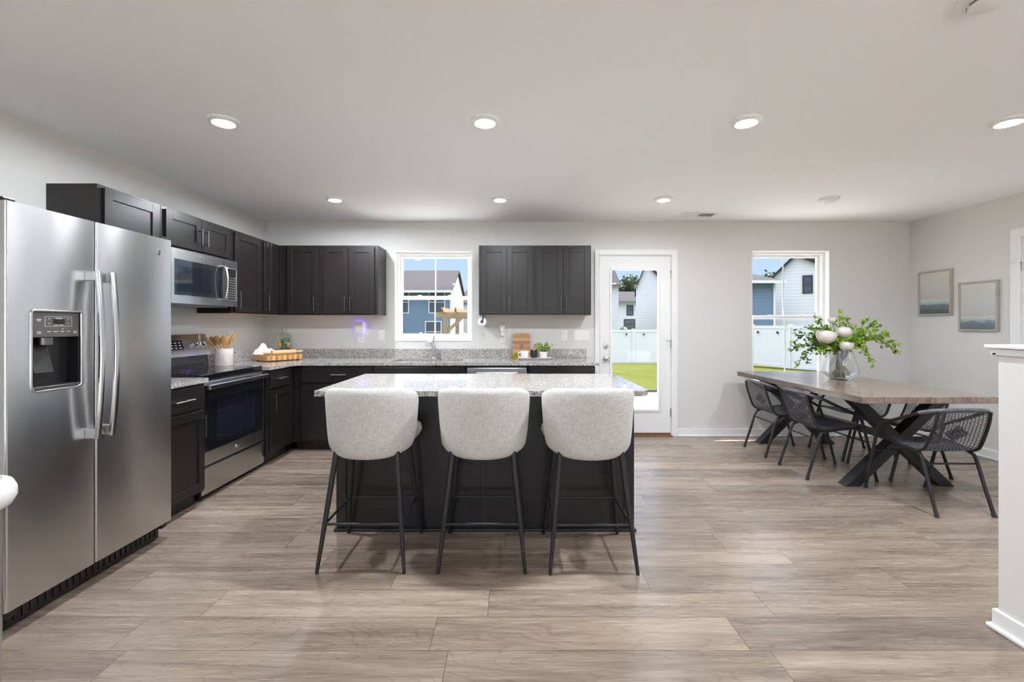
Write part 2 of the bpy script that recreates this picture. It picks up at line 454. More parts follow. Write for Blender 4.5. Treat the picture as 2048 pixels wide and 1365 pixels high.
def mk_art(name, hor, dark):
    t = NT(name); c = t.coord(); x, y, z = t.sep(c)
    n = t.noise(t.mapping(c, (3, 3, 12)), 2.2, 5, 0.6)
    zz = t.math('ADD', z, t.math('MULTIPLY', t.math('SUBTRACT', n, 0.5), 0.10))
    f = t.math('DIVIDE', zz, 0.44)
    col = t.ramp(f, [(0.0, srgb(*dark)), (hor-0.16, srgb(112, 122, 130)), (hor-0.10, srgb(168, 180, 184)), (hor-0.02, srgb(196, 204, 204)), (hor+0.01, srgb(190, 182, 160)), (hor+0.05, srgb(186, 188, 188)), (hor+0.25, srgb(196, 196, 192)), (1.0, srgb(208, 206, 198))])
    t.P(color=col, rough=0.05, spec=0.5); return t.m
M['art1'] = mk_art('seascape_painting', 0.40, (70, 78, 86))
M['art2'] = mk_art('pale_seascape_painting', 0.34, (92, 106, 120))

def mk_siding(name, col, step=0.2):
    t = NT(name); z = t.sep(t.coord())[2]
    f = t.math('FRACT', t.math('DIVIDE', z, step))
    t.P(color=t.mix(t.math('LESS_THAN', f, 0.12), (*col, 1), (*[c*0.72 for c in col], 1)), rough=0.6); return t.m
M['sid_blue'] = mk_siding('blue_lap_siding', (0.105, 0.165, 0.245))
M['sid_white'] = mk_siding('white_lap_siding', (0.55, 0.55, 0.57))
def mk_roof():
    t = NT('grey_roof_shingles'); n = t.noise(t.coord(), 9, 4, 0.7)
    t.P(color=t.ramp(n, [(0.3, (0.030, 0.027, 0.030)), (0.7, (0.050, 0.046, 0.051))]), rough=0.95, spec=0.05); return t.m
M['roof'] = mk_roof()
M['fence'] = mat('white_vinyl_fencing', (0.58, 0.58, 0.59), 0.45)
M['house_glass'] = mat('dark_house_window_glass', (0.05, 0.06, 0.075), 0.1)
def mk_lawn():
    t = NT('lawn_grass'); c = t.coord(); n = t.noise(c, 0.6, 5, 0.7); m2 = t.noise(c, 9, 3)
    t.P(color=t.mix(0.35, t.ramp(n, [(0.3, (0.044, 0.052, 0.010)), (0.7, (0.082, 0.088, 0.021))]), t.ramp(m2, [(0.3, (0.024, 0.034, 0.007)), (0.7, (0.066, 0.074, 0.022))])), rough=1.0, spec=0.02); return t.m
M['lawn'] = mk_lawn()
M['concrete'] = mat('pale_concrete', (0.62, 0.60, 0.58), 0.8)
M['paver'] = mat('brown_pavers', (0.23, 0.16, 0.13), 0.8)

# ------------------------------------------------------------------ the room
YB, XL, XR, H, YF = 5.06, -2.79, 4.52, 2.44, -3.6
W1 = (-1.333, -0.4525, 1.082, 2.106)
W2 = (2.726, 3.61, 0.60, 2.112)
DO = (0.985, 1.818, 0.0, 2.062)

struct(MB().box(XL-0.15, XR+0.15, YF-0.15, YB+0.02, -0.12, 0.0).build('floor', M['floor']))
struct(MB().box(XL-0.15, XR+0.15, YF-0.15, YB+0.16, H, H+0.12).build('ceiling', M['ceil']))

def wall_panels(fixed0, fixed1, a0, a1, holes, along='x'):
    mb = MB(); hs = sorted(holes)
    def bx(p, q, z0, z1):
        if q-p < 1e-4 or z1-z0 < 1e-4: return
        if along == 'x': mb.box(p, q, fixed0, fixed1, z0, z1)
        else: mb.box(fixed0, fixed1, p, q, z0, z1)
    cur = a0
    for (p, q, z0, z1) in hs:
        bx(cur, p, 0, H); bx(p, q, 0, z0); bx(p, q, z1, H); cur = q
    bx(cur, a1, 0, H)
    return mb
struct(wall_panels(YB, YB+0.16, XL-0.12, XR+0.12, [W1, DO, W2]).build('wall_back', M['wall']))
struct(wall_panels(XL-0.12, XL, YF, YB, [], 'y').build('wall_left', M['wall']))
RD = (3.10, 3.945, 0.0, 2.05)
struct(wall_panels(XR, XR+0.12, YF, YB, [RD], 'y').build('wall_right', M['wall']))
RW_FILL = [(-2.6, -0.3, 0.08, 2.3), (0.0, 2.25, 0.08, 2.3), (2.5, 4.35, 0.08, 2.3)]  # unseen rear openings, made large to let in fill daylight
struct(wall_panels(YF-0.14, YF, XL-0.12, XR+0.12, RW_FILL).build('wall_front', M['wall']))

# half wall by the stairs, cap and base
struct(MB().box(2.0226, 2.16, -0.6, 1.85, 0, 1.168).build('wall_half', M['wall']))
mb = MB()
mb.box(1.9916, 2.191, -0.63, 1.881, 1.170, 1.1855, bev=0.004)
mb.prism([(0.019, 1.168), (0.016, 1.160), (0.012, 1.150), (0.012, 1.143), (0.006, 1.138), (0.0, 1.138), (0.0, 1.168)], -0.6, 1.85+0.019, 'xz')
for i in range(len(mb.v)):
    if i >= len(mb.v)-14: mb.v[i] = (2.0226-mb.v[i][0], mb.v[i][1], mb.v[i][2])
mb.box(2.0106, 2.17, 1.850, 1.862, 1.140, 1.168)
struct(mb.build('trim_1', M['trim']), 'white cap rail and moulding on the half wall')
mb = MB()
mb.box(2.0086, 2.16, -0.6, 1.864, 0, 0.082, bev=0.003); mb.box(1.9946, 2.16, -0.6, 1.878, 0, 0.018, bev=0.006)
struct(mb.build('baseboard_half', M['trim']))
mb = MB()
mb.box(1.881, XR, YB-0.014, YB, 0, 0.088, bev=0.003); mb.box(1.881, XR, YB-0.026, YB, 0, 0.018, bev=0.005)
struct(mb.build('baseboard_back', M['trim']))
mb = MB()
mb.box(XR-0.014, XR, 4.02, YB, 0, 0.088, bev=0.003); mb.box(XR-0.026, XR, 4.02, YB, 0, 0.018, bev=0.005)
mb.box(XR-0.014, XR, YF, 3.02, 0, 0.088, bev=0.003)
struct(mb.build('baseboard_right', M['trim']))
struct(MB().box(XL, XL+0.014, YF, 1.0, 0, 0.088, bev=0.003).build('baseboard_left', M['trim']))

# back door casing, slab, lite
mb = MB()
for (a, b, c, d) in [(0.938, 0.992, 0, 2.121), (1.811, 1.881, 0, 2.121), (0.992, 1.811, 2.060, 2.121)]:
    mb.box(a, b, YB-0.018, YB, c, d, bev=0.004)
mb.box(0.985, 0.997, YB, YB+0.16, 0, 2.06); mb.box(1.806, 1.818, YB, YB+0.16, 0, 2.06); mb.box(0.985, 1.818, YB, YB+0.16, 2.050, 2.062)
struct(mb.build('trim_2', M['trim']), 'white casing around the garden door')
dy0, dy1 = YB+0.004, YB+0.048
GX0, GX1, GZ0, GZ1 = 1.131, 1.666, 0.30, 1.893
mb = MB()
for (a, b, c, d) in [(1.0006, GX0, 0.04, 2.047), (GX1, 1.802, 0.04, 2.047), (GX0, GX1, 0.04, GZ0), (GX0, GX1, GZ1, 2.047)]:
    mb.box(a, b, dy0, dy1, c, d)
door = struct(mb.build('door_1', M['trim']), 'white garden door with one tall glass lite')
mb = MB()
t_ = 0.022
for (a, b, c, d) in [(GX0-t_, GX0+0.006, GZ0-t_, GZ1+t_), (GX1-0.006, GX1+t_, GZ0-t_, GZ1+t_), (GX0+0.006, GX1-0.006, GZ0-t_, GZ0+0.006), (GX0+0.006, GX1-0.006, GZ1-0.006, GZ1+t_)]:
    mb.box(a, b, dy0-0.012, dy0+0.01, c, d, bev=0.004)
mb.build('glass_bead', M['trim'], door)
MB().box(GX0, GX1, dy0+0.018, dy0+0.026, GZ0, GZ1).build('pane', M['pane'], door)
def knob(z, r0, name):
    m_ = MB()
    if name == 'knob':
        m_.lathe([(0.0, 0.062), (0.020, 0.060), (0.029, 0.050), (0.029, 0.040), (0.020, 0.030), (0.012, 0.024), (0.012, 0.008), (0.032, 0.006), (0.032, 0.0)], (1.066, dy0, z), 20, axis='y')
        return m_
    m_.lathe([(0.0, 0.022), (0.012, 0.022), (0.014, 0.014), (0.028, 0.012), (0.033, 0.0)], (1.066, dy0, z), 20, axis='y')
    m_.box(1.062, 1.070, dy0-0.036, dy0-0.020, z-0.016, z+0.016, bev=0.003)
    return m_
knob(1.024, 0, 'deadbolt').build('deadbolt', M['nickel'], door)
knob(0.883, 0, 'knob').build('knob', M['nickel'], door)
for z in (1.84, 1.052, 0.268):
    m_ = MB().box(1.797, 1.813, dy0-0.006, dy0+0.002, z-0.045, z+0.045, bev=0.002)
    m_.tube([(1.805, dy0-0.008, z-0.048), (1.805, dy0-0.008, z+0.048)], 0.006, 8)
    if abs(z-1.052) < 0.01: m_.tube([(1.803, dy0-0.006, z+0.035), (1.76, dy0-0.045, z+0.035), (1.735, dy0-0.05, z+0.034)], 0.004, 6)
    m_.build('hinge', M['nickel'], door)
mb = MB().box(0.985, 1.818, YB-0.035, YB+0.16, 0.0, 0.014, bev=0.004)
mb.box(1.0006, 1.802, YB-0.002, YB+0.05, 0.0, 0.038, bev=0.003)
mb.build('threshold', M['threshold'], door)

# windows of the back wall
def window(n, W, zr, fy=YB+0.075, grille=True, label=None, gx=None):
    x0, x1, z0, z1 = W
    fw = 0.034; sw = 0.030
    mb = MB()
    # liner and frame
    for (a, b, c, d) in [(x0, x0+fw, z0, z1), (x1-fw, x1, z0, z1), (x0+fw, x1-fw, z0, z0+fw), (x0+fw, x1-fw, z1-fw, z1)]:
        mb.box(a, b, fy, fy+0.085, c, d, bev=0.003)
    l = 0.006
    mb.box(x0, x0+l, YB-0.001, fy, z0, z1); mb.box(x1-l, x1, YB-0.001, fy, z0, z1); mb.box(x0, x1, YB-0.001, fy, z1-l, z1)
    mb.box(x0, x1, YB-0.008, fy, z0, z0+0.012, bev=0.003)
    w = struct(mb.build('window_%d' % n, M['vinyl']), label)
    def sash(za, zb, ya, gname):
        m_ = MB(); a, b = x0+fw, x1-fw
        for (p, q, c, d) in [(a, a+sw, za, zb), (b-sw, b, za, zb), (a+sw, b-sw, za, za+sw+0.012), (a+sw, b-sw, zb-sw, zb)]:
            m_.box(p, q, ya, ya+0.03, c, d, bev=0.003)
        s_ = m_.build('sash', M['vinyl'], w)
        MB().box(a+sw, b-sw, ya+0.010, ya+0.018, za+sw+0.012, zb-sw).build('pane', M['pane'], s_)
        xm = (a+b)/2
        if grille: MB().box(xm-0.007, xm+0.007, ya+0.019, ya+0.024, za+sw, zb-sw).build('grille', M['vinyl'], s_)
        return s_
    sash(zr-0.02, z1-fw, fy+0.045, 'upper'); lo = sash(z0+fw, zr+0.02, fy+0.010, 'lower')
    for px in (x0+(x1-x0)*0.3, x0+(x1-x0)*0.7):
        MB().box(px-0.025, px+0.025, fy+0.012, fy+0.036, zr+0.02, zr+0.030, bev=0.003).build('latch', M['vinyl'], lo)
window(1, W1, 1.580, label='double hung kitchen window above the sink')
window(2, W2, 1.352, label='tall double hung window behind the dining table')
for i, (a, b, c, d) in enumerate(RW_FILL):  # frames and panes for the added rear fill openings
    mb = MB(); f = 0.05
    for (p, q, r_, s_) in [(a, a+f, c, d), (b-f, b, c, d), (a+f, b-f, c, c+f), (a+f, b-f, d-f, d), ((a+b)/2-0.03, (a+b)/2+0.03, c+f, d-f)]:
        mb.box(p, q, YF-0.10, YF-0.05, r_, s_)
    w = struct(mb.build('window_%d' % (3+i), M['vinyl']))
    MB().box(a+f, b-f, YF-0.08, YF-0.074, c+f, d-f).build('pane', M['pane'], w)

# door in the right wall, white casing
mb = MB()
mb.box(XR-0.018, XR, 3.945, 4.018, 0, 2.125, bev=0.004); mb.box(XR-0.018, XR, 3.027, 3.10, 0, 2.125, bev=0.004); mb.box(XR-0.018, XR, 3.10, 3.945, 2.05, 2.125, bev=0.004)
mb.box(XR-0.026, XR, 4.004, 4.018, 0, 2.125, bev=0.003)
mb.box(XR, XR+0.12, 3.933, 3.945, 0, 2.05); mb.box(XR, XR+0.12, 3.10, 3.112, 0, 2.05)
struct(mb.build('trim_3', M['trim']), 'white casing of the side door')
d2 = struct(MB().box(XR+0.006, XR+0.046, 3.115, 3.930, 0.01, 2.045).build('door_2', M['trim']), 'white side door behind the half wall')
for z in (1.80, 1.05, 0.25):
    m_ = MB().box(XR-0.002, XR+0.006, 3.915, 3.944, z-0.045, z+0.045, bev=0.002); m_.tube([(XR-0.006, 3.932, z-0.048), (XR-0.006, 3.932, z+0.048)], 0.006, 8)
    if z > 1.5: m_.tube([(XR-0.006, 3.932, z+0.035), (XR-0.05, 3.985, z+0.038), (XR-0.055, 4.0, z+0.038)], 0.004, 6)
    m_.build('hinge', M['nickel'], d2)

# ------------------------------------------------------------------ ceiling fixtures
def ceil_lamp():
    o = thing('recessed_light', '', 'light')
    mb = MB().lathe([(0.050, -0.002), (0.062, -0.014), (0.078, -0.012), (0.085, 0.0)], (0,0,0), 32)
    mb.f = mb.f[:-2]; mb.m = mb.m[:-2]; mb.sm = mb.sm[:-2]
    mb.lathe([(0.056, -0.006), (0.052, -0.019), (0.060, -0.021), (0.066, -0.013)], (0,0,0), 32)
    mb.f = mb.f[:-2]; mb.m = mb.m[:-2]; mb.sm = mb.sm[:-2]
    mb.build('trim_ring', M['plastic'], o)
    MB().lathe([(0.053, -0.010), (0.053, -0.0175), (0.0, -0.0185)], (0,0,0), 32).build('lens', M['lamp'], o)
    return o
proto = ceil_lamp()
LX = [-1.653, -0.155, 1.341, 2.845]
names = {}
first = True
for (ry, rl) in [(2.55, 'near row over the bar stools'), (4.13, 'far row near the back wall'), (-2.2, None)]:  # last row is unseen, added to fill stools, near floor and ceiling
    for k, x in enumerate(LX):
        if ry == 4.13:
            if k == 3: continue
            x = [-1.643, -0.111, 1.406][k]
        if rl and ry == 2.55:
            lab = ['lit round ceiling light in the near row above the refrigerator and range', 'lit round ceiling light in the near row above the middle stool',
                   'lit round ceiling light in the near row between island and dining table', 'lit round ceiling light in the near row cut by the photo edge'][k]
        elif rl:
            lab = ['small lit ceiling light in the far row above the kitchen corner', 'small lit ceiling light in the far row in front of the sink window',
                   'small lit ceiling light in the far row in front of the garden door'][k]
        else: lab = 'added round fill light on the ceiling behind the camera'
        if first: o = proto; o.location = (x, ry, H); o['label'] = lab; o['group'] = 'ceiling lights'; first = False
        else: o = dup(proto, (x, ry, H), 0, lab, 'ceiling lights')
        if ry == 4.13:
            for c in o.children:
                if c.name.startswith('lens'):
                    c.data = c.data.copy(); c.data.materials[0] = M['lamp_far'] if k else M['lamp']
o = thing('smoke_detector', 'unlit white disc on the ceiling by the dining window', 'smoke detector', (2.937, 4.13, H))
MB().lathe([(0.083, 0.0), (0.083, -0.012), (0.072, -0.026), (0.050, -0.034), (0.0, -0.035)], (0,0,0), 32).build('housing', M['plastic'], o)
MB().lathe([(0.036, -0.034), (0.034, -0.040), (0.0, -0.041)], (0,0,0), 24).build('sensor_cap', M['plastic'], o)
o = thing('ceiling_alarm', 'white round ceiling alarm cut by the top edge of the photo', 'alarm', (1.69, 1.575, H))
MB().lathe([(0.086, 0.0), (0.086, -0.008), (0.078, -0.014), (0.0, -0.015)], (0,0,0), 32).build('base', M['plastic'], o)
mb = MB().lathe([(0.058, -0.014), (0.056, -0.036), (0.046, -0.042), (0.0, -0.043)], (0,0,0), 32)
mb.build('housing', M['plastic'], o)
mb = MB()
for a in range(8):
    n0 = len(mb.v); mb.box(0.0572, 0.0588, -0.014, 0.014, -0.032, -0.027); mb.xf(Matrix.Rotation(a*PI/4, 4, 'Z'), n0)
mb.build('slots', M['steel_dark'], o)
o = thing('ceiling_vent', 'white slotted air vent on the ceiling in front of the garden door', 'vent', (1.98, 4.72, H))
mb = MB().box(-0.185, 0.185, -0.085, -0.065, -0.008, 0).box(-0.185, 0.185, 0.065, 0.085, -0.008, 0).box(-0.185, -0.165, -0.065, 0.065, -0.008, 0).box(0.165, 0.185, -0.065, 0.065, -0.008, 0)
mb.build('frame', M['plastic'], o)
MB().box(-0.165, 0.165, -0.065, 0.065, -0.002, 0).build('backing', M['steel_dark'], o)
mb = MB()
for k in range(22):
    x = -0.158+k*0.015; n0 = len(mb.v); mb.box(-0.006, 0.006, -0.063, 0.063, -0.001, 0.001)
    mb.xf(Matrix.Translation((x, 0, -0.005)) @ Matrix.Rotation(math.radians(25 if x < 0 else -25), 4, 'Y'), n0)
mb.box(-0.006, 0.006, -0.065, 0.065, -0.007, -0.002)
mb.build('louver', M['plastic'], o)

# ------------------------------------------------------------------ cabinets (local frame: front at y = 0 facing -y, x across, z up)
def shaker(x0, x1, z0, z1, y=0.0, st=0.058, th=0.020):
    mb = MB()
    mb.box(x0+st*0.9, x1-st*0.9, y-th+0.009, y-0.001, z0+st*0.9, z1-st*0.9)
    b = 0.0015
    mb.box(x0, x0+st, y-th, y-0.001, z0, z1, bev=b, seg=1); mb.box(x1-st, x1, y-th, y-0.001, z0, z1, bev=b, seg=1)
    mb.box(x0+st, x1-st, y-th, y-0.001, z0, z0+st, bev=b, seg=1); mb.box(x0+st, x1-st, y-th, y-0.001, z1-st, z1, bev=b, seg=1)
    return mb
def slab(x0, x1, z0, z1, y=0.0, th=0.020):
    return MB().box(x0, x1, y-th, y-0.001, z0, z1, bev=0.002)
def pull(x, z, L, vert=True, y=-0.020):
    mb = MB(); r = 0.0055
    if vert:
        mb.tube([(x, y-0.030, z-L/2), (x, y-0.030, z+L/2)], r, 10)
        for q in (-1, 1): mb.tube([(x, y+0.0005, z+q*L*0.36), (x, y-0.030, z+q*L*0.36)], r*0.8, 8)
    else:
        mb.tube([(x-L/2, y-0.030, z), (x+L/2, y-0.030, z)], r, 10)
        for q in (-1, 1): mb.tube([(x+q*L*0.36, y+0.0005, z), (x+q*L*0.36, y-0.030, z)], r*0.8, 8)
    return mb
def upper(label, loc, rotz, w, h, d, doors, handles, group='upper wall cabinets'):
    o = thing('wall_cabinet', label, 'cabinet', loc, rotz, group)
    MB().box(0, w, 0, d, 0.004, h).build('body', M['cab'], o)
    MB().box(0.004, w-0.004, 0.004, d-0.002, 0.0, 0.004).build('underside', M['shelfwood'], o)
    for i, (a, b) in enumerate(doors):
        dd = shaker(a, b, 0.016, h-0.018, 0).build('door', M['cab'], o)
        if handles[i] is not None:
            hx, hz, L = handles[i]; pull(hx, hz, L).build('handle', M['pull'], dd)
    return o
A90 = PI/2
UB, UT = 1.369, 2.115
uh = UT-UB; XU = -2.485; dU = 0.303
upper('dark wall cabinet above the counter gap, topmost beside the refrigerator', (XU, 2.664, UB), A90, 0.478, uh, dU, [(0.030, 0.448)], [(0.415, 0.12, 0.155)])
upper('short dark two-door wall cabinet directly above the microwave', (XU, 3.146, 1.832), A90, 0.786, UT-1.832, dU, [(0.030, 0.390), (0.394, 0.756)], [(0.358, 0.125, 0.13), (0.426, 0.125, 0.13)])
upper('tall dark single-door wall cabinet just past the microwave', (XU, 3.936, UB), A90, 0.470, uh, dU, [(0.030, 0.440)], [(0.062, 0.12, 0.155)])
upper('narrow dark wall cabinet on the range wall at the room corner', (XU, 4.410, UB), A90, 0.646, uh, dU, [(0.025, 0.200)], [(0.055, 0.12, 0.155)])
YU = 4.750; dB = 0.308
upper('single-door dark wall cabinet in the corner on the window wall', (-2.480, YU, UB), 0, 0.424, uh, dB, [(0.085, 0.410)], [(0.382, 0.12, 0.155)])
upper('two-door dark wall cabinet just beside the sink window, over the violet night light', (-2.054, YU, UB), 0, 0.624, uh, dB, [(0.045, 0.310), (0.316, 0.590)], [(0.284, 0.12, 0.155), (0.340, 0.12, 0.155)])
upper('two-door dark wall cabinet between sink window and its twin, paper roll below', (-0.353, YU, UB), 0, 0.596, uh, dB, [(0.020, 0.294), (0.298, 0.576)], [(0.272, 0.12, 0.155), (0.326, 0.12, 0.155)])
upper('two-door dark wall cabinet nearest the garden door', (0.246, YU, UB), 0, 0.598, uh, dB, [(0.022, 0.298), (0.302, 0.584)], [(0.272, 0.12, 0.155), (0.328, 0.12, 0.155)])

CT, CB = 0.893, 0.863
def base(label, loc, rotz, w, d, fronts, hollow=False, group='base cabinets'):
    o = thing('base_cabinet', label, 'cabinet', loc, rotz, group)
    if hollow: MB().box(0, w, 0, d, 0.095, 0.64).box(0, w, 0, 0.05, 0.64, CB-0.001).box(0, 0.018, 0.05, d, 0.64, CB-0.001).box(w-0.018, w, 0.05, d, 0.64, CB-0.001).build('body', M['cab'], o)
    else: MB().box(0, w, 0, d, 0.095, CB-0.001).build('body', M['cab'], o)
    MB().box(0.0, w, 0.065, d, 0.0, 0.095).build('toe_kick', M['cab'], o)
    for f in fronts:
        kind, a, b, z0, z1, hd = f
        fr = (slab if kind == 'drawer' else shaker)(a, b, z0, z1).build(kind, M['cab'], o)
        if hd: pull(hd[0], hd[1], hd[2], hd[3]).build('handle', M['nickel'] if kind == 'drawer' else M['pull'], fr)
    return o
XBc = -2.180; dBc = 0.606
base('dark base cabinet squeezed between refrigerator and range', (XBc, 2.668, 0), A90, 0.482, dBc, [('drawer', 0.02, 0.462, 0.690, 0.842, (0.24, 0.766, 0.17, False)), ('door', 0.02, 0.462, 0.115, 0.672, (0.432, 0.56, 0.16, True))])
base('dark base cabinet between the range and the room corner', (XBc, 3.970, 0), A90, 0.455, dBc, [('drawer', 0.02, 0.36, 0.690, 0.842, (0.19, 0.772, 0.15, False)), ('door', 0.02, 0.36, 0.115, 0.672, (0.055, 0.56, 0.16, True))])
YBc = 4.450; dK = 0.606
o = thing('corner_cabinet', 'plain dark corner base cabinet where the two counters meet', 'cabinet', (-2.785, 4.432, 0))
MB().box(0, 0.60, 0, 0.624, 0.095, CB-0.001).build('body', M['cab'], o)
MB().box(0, 0.54, 0.02, 0.624, 0.0, 0.095).build('toe_kick', M['cab'], o)
base('dark base cabinet with one wide drawer behind the near stool and island end', (-2.180, YBc, 0), 0, 0.790, dK, [('drawer', 0.08, 0.780, 0.690, 0.842, (0.46, 0.772, 0.15, False)), ('door', 0.08, 0.428, 0.115, 0.672, (0.392, 0.56, 0.16, True)), ('door', 0.432, 0.780, 0.115, 0.672, (0.468, 0.56, 0.16, True))])
base('dark sink base cabinet under the kitchen window', (-1.386, YBc, 0), 0, 0.924, dK, [('drawer', 0.02, 0.904, 0.690, 0.842, None), ('door', 0.02, 0.460, 0.115, 0.672, (0.42, 0.56, 0.16, True)), ('door', 0.464, 0.904, 0.115, 0.672, (0.504, 0.56, 0.16, True))], True)
base('dark base cabinet between the dishwasher and the garden door', (0.162, YBc, 0), 0, 0.668, dK, [('drawer', 0.02, 0.648, 0.690, 0.842, None), ('door', 0.02, 0.332, 0.115, 0.672, (0.30, 0.56, 0.16, True)), ('door', 0.336, 0.648, 0.115, 0.672, (0.37, 0.56, 0.16, True))])
# dishwasher
o = thing('dishwasher', 'stainless dishwasher under the counter behind the island', 'dishwasher', (-0.456, YBc, 0))
MB().box(0.004, 0.606, 0.012, 0.59, 0.03, CB-0.004).build('tub', M['black'], o)
dd = MB().box(0.006, 0.604, -0.022, 0.010, 0.11, 0.838, bev=0.004).build('door', M['steel'], o)
MB().box(0.10, 0.51, -0.046, -0.0225, 0.776, 0.792, bev=0.004).build('handle', M['steel_bar'], dd)
MB().box(0.285, 0.325, -0.0232, -0.0222, 0.815, 0.820).build('logo', M['steel_dark'], dd)
MB().box(0.01, 0.60, 0.05, 0.09, 0.0, 0.09).build('kick_plate', M['black'], o)

# ------------------------------------------------------------------ counters
ct = thing('countertop', 'L-shaped speckled granite countertop under the sink window', 'countertop', (-1.0, 4.7, CB))
SX0, SX1, SY0, SY1 = -1.24, -0.52, 4.535, 4.905
mb = MB()
mb.box(XL+0.001, -2.15, 3.966, 4.41, CB, CT)
mb.prism([(-2.15, 4.41), (-2.15, 4.36), (-2.135, 4.388), (-2.10, 4.41)], CB, CT)
mb.box(XL+0.001, SX0, 4.41, YB-0.001, CB, CT); mb.box(SX1, 0.862, 4.41, YB-0.001, CB, CT)
mb.box(SX0, SX1, 4.41, SY0, CB, CT); mb.box(SX0, SX1, SY1, YB-0.001, CB, CT)
mb.build('slab', M['granite'], ct, world=True)
mb = MB().box(XL+0.022, 0.842, YB-0.022, YB-0.001, CT, 0.995, bev=0.002).box(XL+0.001, XL+0.022, 3.966, YB-0.001, CT, 0.995, bev=0.002)
mb.build('backsplash', M['granite'], ct, world=True)
ct2 = thing('countertop', 'small granite countertop between refrigerator and range', 'countertop', (-2.47, 2.91, CB))
MB().box(XL+0.001, -2.15, 2.666, 3.152, CB, CT).build('slab', M['granite'], ct2, world=True)
MB().box(XL+0.001, XL+0.022, 2.666, 3.152, CT, 0.995, bev=0.002).build('backsplash', M['granite'], ct2, world=True)
# sink
o = thing('kitchen_sink', 'stainless undermount sink set into the granite', 'sink', (-0.88, 4.72, 0.66))
mb = MB()
x0, x1, y0, y1 = SX0-0.012, SX1+0.012, SY0-0.012, SY1+0.012
mb.box(x0, x1, y0, y1, 0.665, 0.668); mb.box(x0, x0+0.003, y0, y1, 0.668, CB-0.0005); mb.box(x1-0.003, x1, y0, y1, 0.668, CB-0.0005)
mb.box(x0, x1, y0, y0+0.003, 0.668, CB-0.0005); mb.box(x0, x1, y1-0.003, y1, 0.668, CB-0.0005)
mb.build('basin', M['steel'], o, world=True)
MB().lathe([(0.045, 0.0), (0.040, 0.004), (0.0, 0.003)], (-0.88, 4.72, 0.668), 20).build('drain', M['chrome'], o, world=True)
# faucet
o = thing('faucet', 'chrome single-lever faucet in front of the kitchen window', 'faucet', (-0.876, 4.975, CT))
MB().lathe([(0.030, 0.0), (0.030, 0.006), (0.022, 0.012), (0.020, 0.10), (0.023, 0.115), (0.023, 0.150), (0.016, 0.165), (0.0, 0.168)], (0,0,0), 20).build('body', M['chrome'], o)
MB().tube(cr([(0, -0.01, 0.10), (-0.01, -0.05, 0.150), (-0.02, -0.11, 0.185), (-0.028, -0.16, 0.180), (-0.032, -0.185, 0.150)], 5), [0.016]*10+[0.018]*6+[0.021]*5, 12).build('spout', M['chrome'], o)
MB().tube([(0.0, 0, 0.165), (0.0, 0.0, 0.20), (0.006, -0.012, 0.252)], [0.012, 0.008, 0.007], 10).build('lever', M['chrome'], o)

# ------------------------------------------------------------------ island
o = thing('kitchen_island', 'dark kitchen island with speckled granite top behind three stools', 'kitchen island', (-0.166, 3.05, 0))
def rrect(x0, x1, y0, y1, r, n=8):
    rs = r if isinstance(r, (list, tuple)) else [r]*4
    out = []
    for (cx, cy, a0, rr) in [(x0, y0, PI, rs[0]), (x1, y0, 1.5*PI, rs[1]), (x1, y1, 0, rs[2]), (x0, y1, PI/2, rs[3])]:
        ccx = cx+rr if cx == x0 else cx-rr; ccy = cy+rr if cy == y0 else cy-rr
        for k in range(n+1):
            a = a0+PI/2*k/n; out.append((ccx+rr*math.cos(a), ccy+rr*math.sin(a)))
    return out
MB().prism(rrect(-1.122, 0.786, 2.512, 3.404, [0.012, 0.07, 0.05, 0.012]), CB, CT).build('granite_top', M['granite'], o, world=True)
mb = MB().box(-1.075, 0.745, 2.742, 3.37, 0.0, CB-0.001)
MB.box(mb, -1.080, -1.020, 2.733, 2.742, 0.03, CB-0.001, bev=0.002).box(0.690, 0.750, 2.733, 2.742, 0.03, CB-0.001, bev=0.002)
mb.box(-0.190, -0.160, 2.735, 2.742, 0.03, CB-0.001, bev=0.002)
mb.build('base', M['cab'], o, world=True)
mb = MB().box(-1.092, 0.762, 2.722, 2.742, 0, 0.016, bev=0.003).box(-1.092, -1.075, 2.742, 3.37, 0, 0.016).box(0.745, 0.762, 2.742, 3.37, 0, 0.016)
mb.build('shoe_moulding', M['cab'], o, world=True)

# ------------------------------------------------------------------ refrigerator (front at x = -2.02)
FX = -2.02
fr = thing('refrigerator', 'stainless side-by-side refrigerator with water dispenser', 'refrigerator', (-2.4, 2.21, 0))
MB().box(-2.765, FX-0.075, 1.78, 2.638, 0.02, 1.755, bev=0.004).build('case', M['steel_dark'], fr, world=True)
def fdoor(y0, y1, hole=None):
    mb = MB(); r = 0.009; x0 = FX-0.066
    z0, z1 = 0.113, 1.767
    def prof(ya, yb, rl, rr):
        p = [(x0, ya)]
        if rl:
            for k in range(7): a = -PI/2+PI/2*k/6; p.append((FX-r+r*math.sin(a+PI/2), ya+r-r*math.cos(a+PI/2)))
        else: p.append((FX, ya))
        if rr:
            for k in range(7): a = PI/2*k/6; p.append((FX-r+r*math.cos(a), yb-r+r*math.sin(a)))
        else: p.append((FX, yb))
        p.append((x0, yb)); return p
    if hole is None: mb.prism(prof(y0, y1, True, True), z0, z1)
    else:
        ha, hb, hz0, hz1 = hole
        mb.prism(prof(y0, y1, True, True), z0, hz0); mb.prism(prof(y0, y1, True, True), hz1, z1)
        mb.prism(prof(y0, ha, True, False), hz0, hz1); mb.prism(prof(hb, y1, False, True), hz0, hz1)
        mb.box(x0, x0+0.004, ha, hb, hz0, hz1)
    return mb
DH = (1.872, 2.083, 0.988, 1.325)
ld = fdoor(1.775, 2.155, DH).build('freezer_door', M['steel'], fr, world=True, sharp=50)
rd = fdoor(2.161, 2.643).build('fridge_door', M['steel'], fr, world=True, sharp=50)
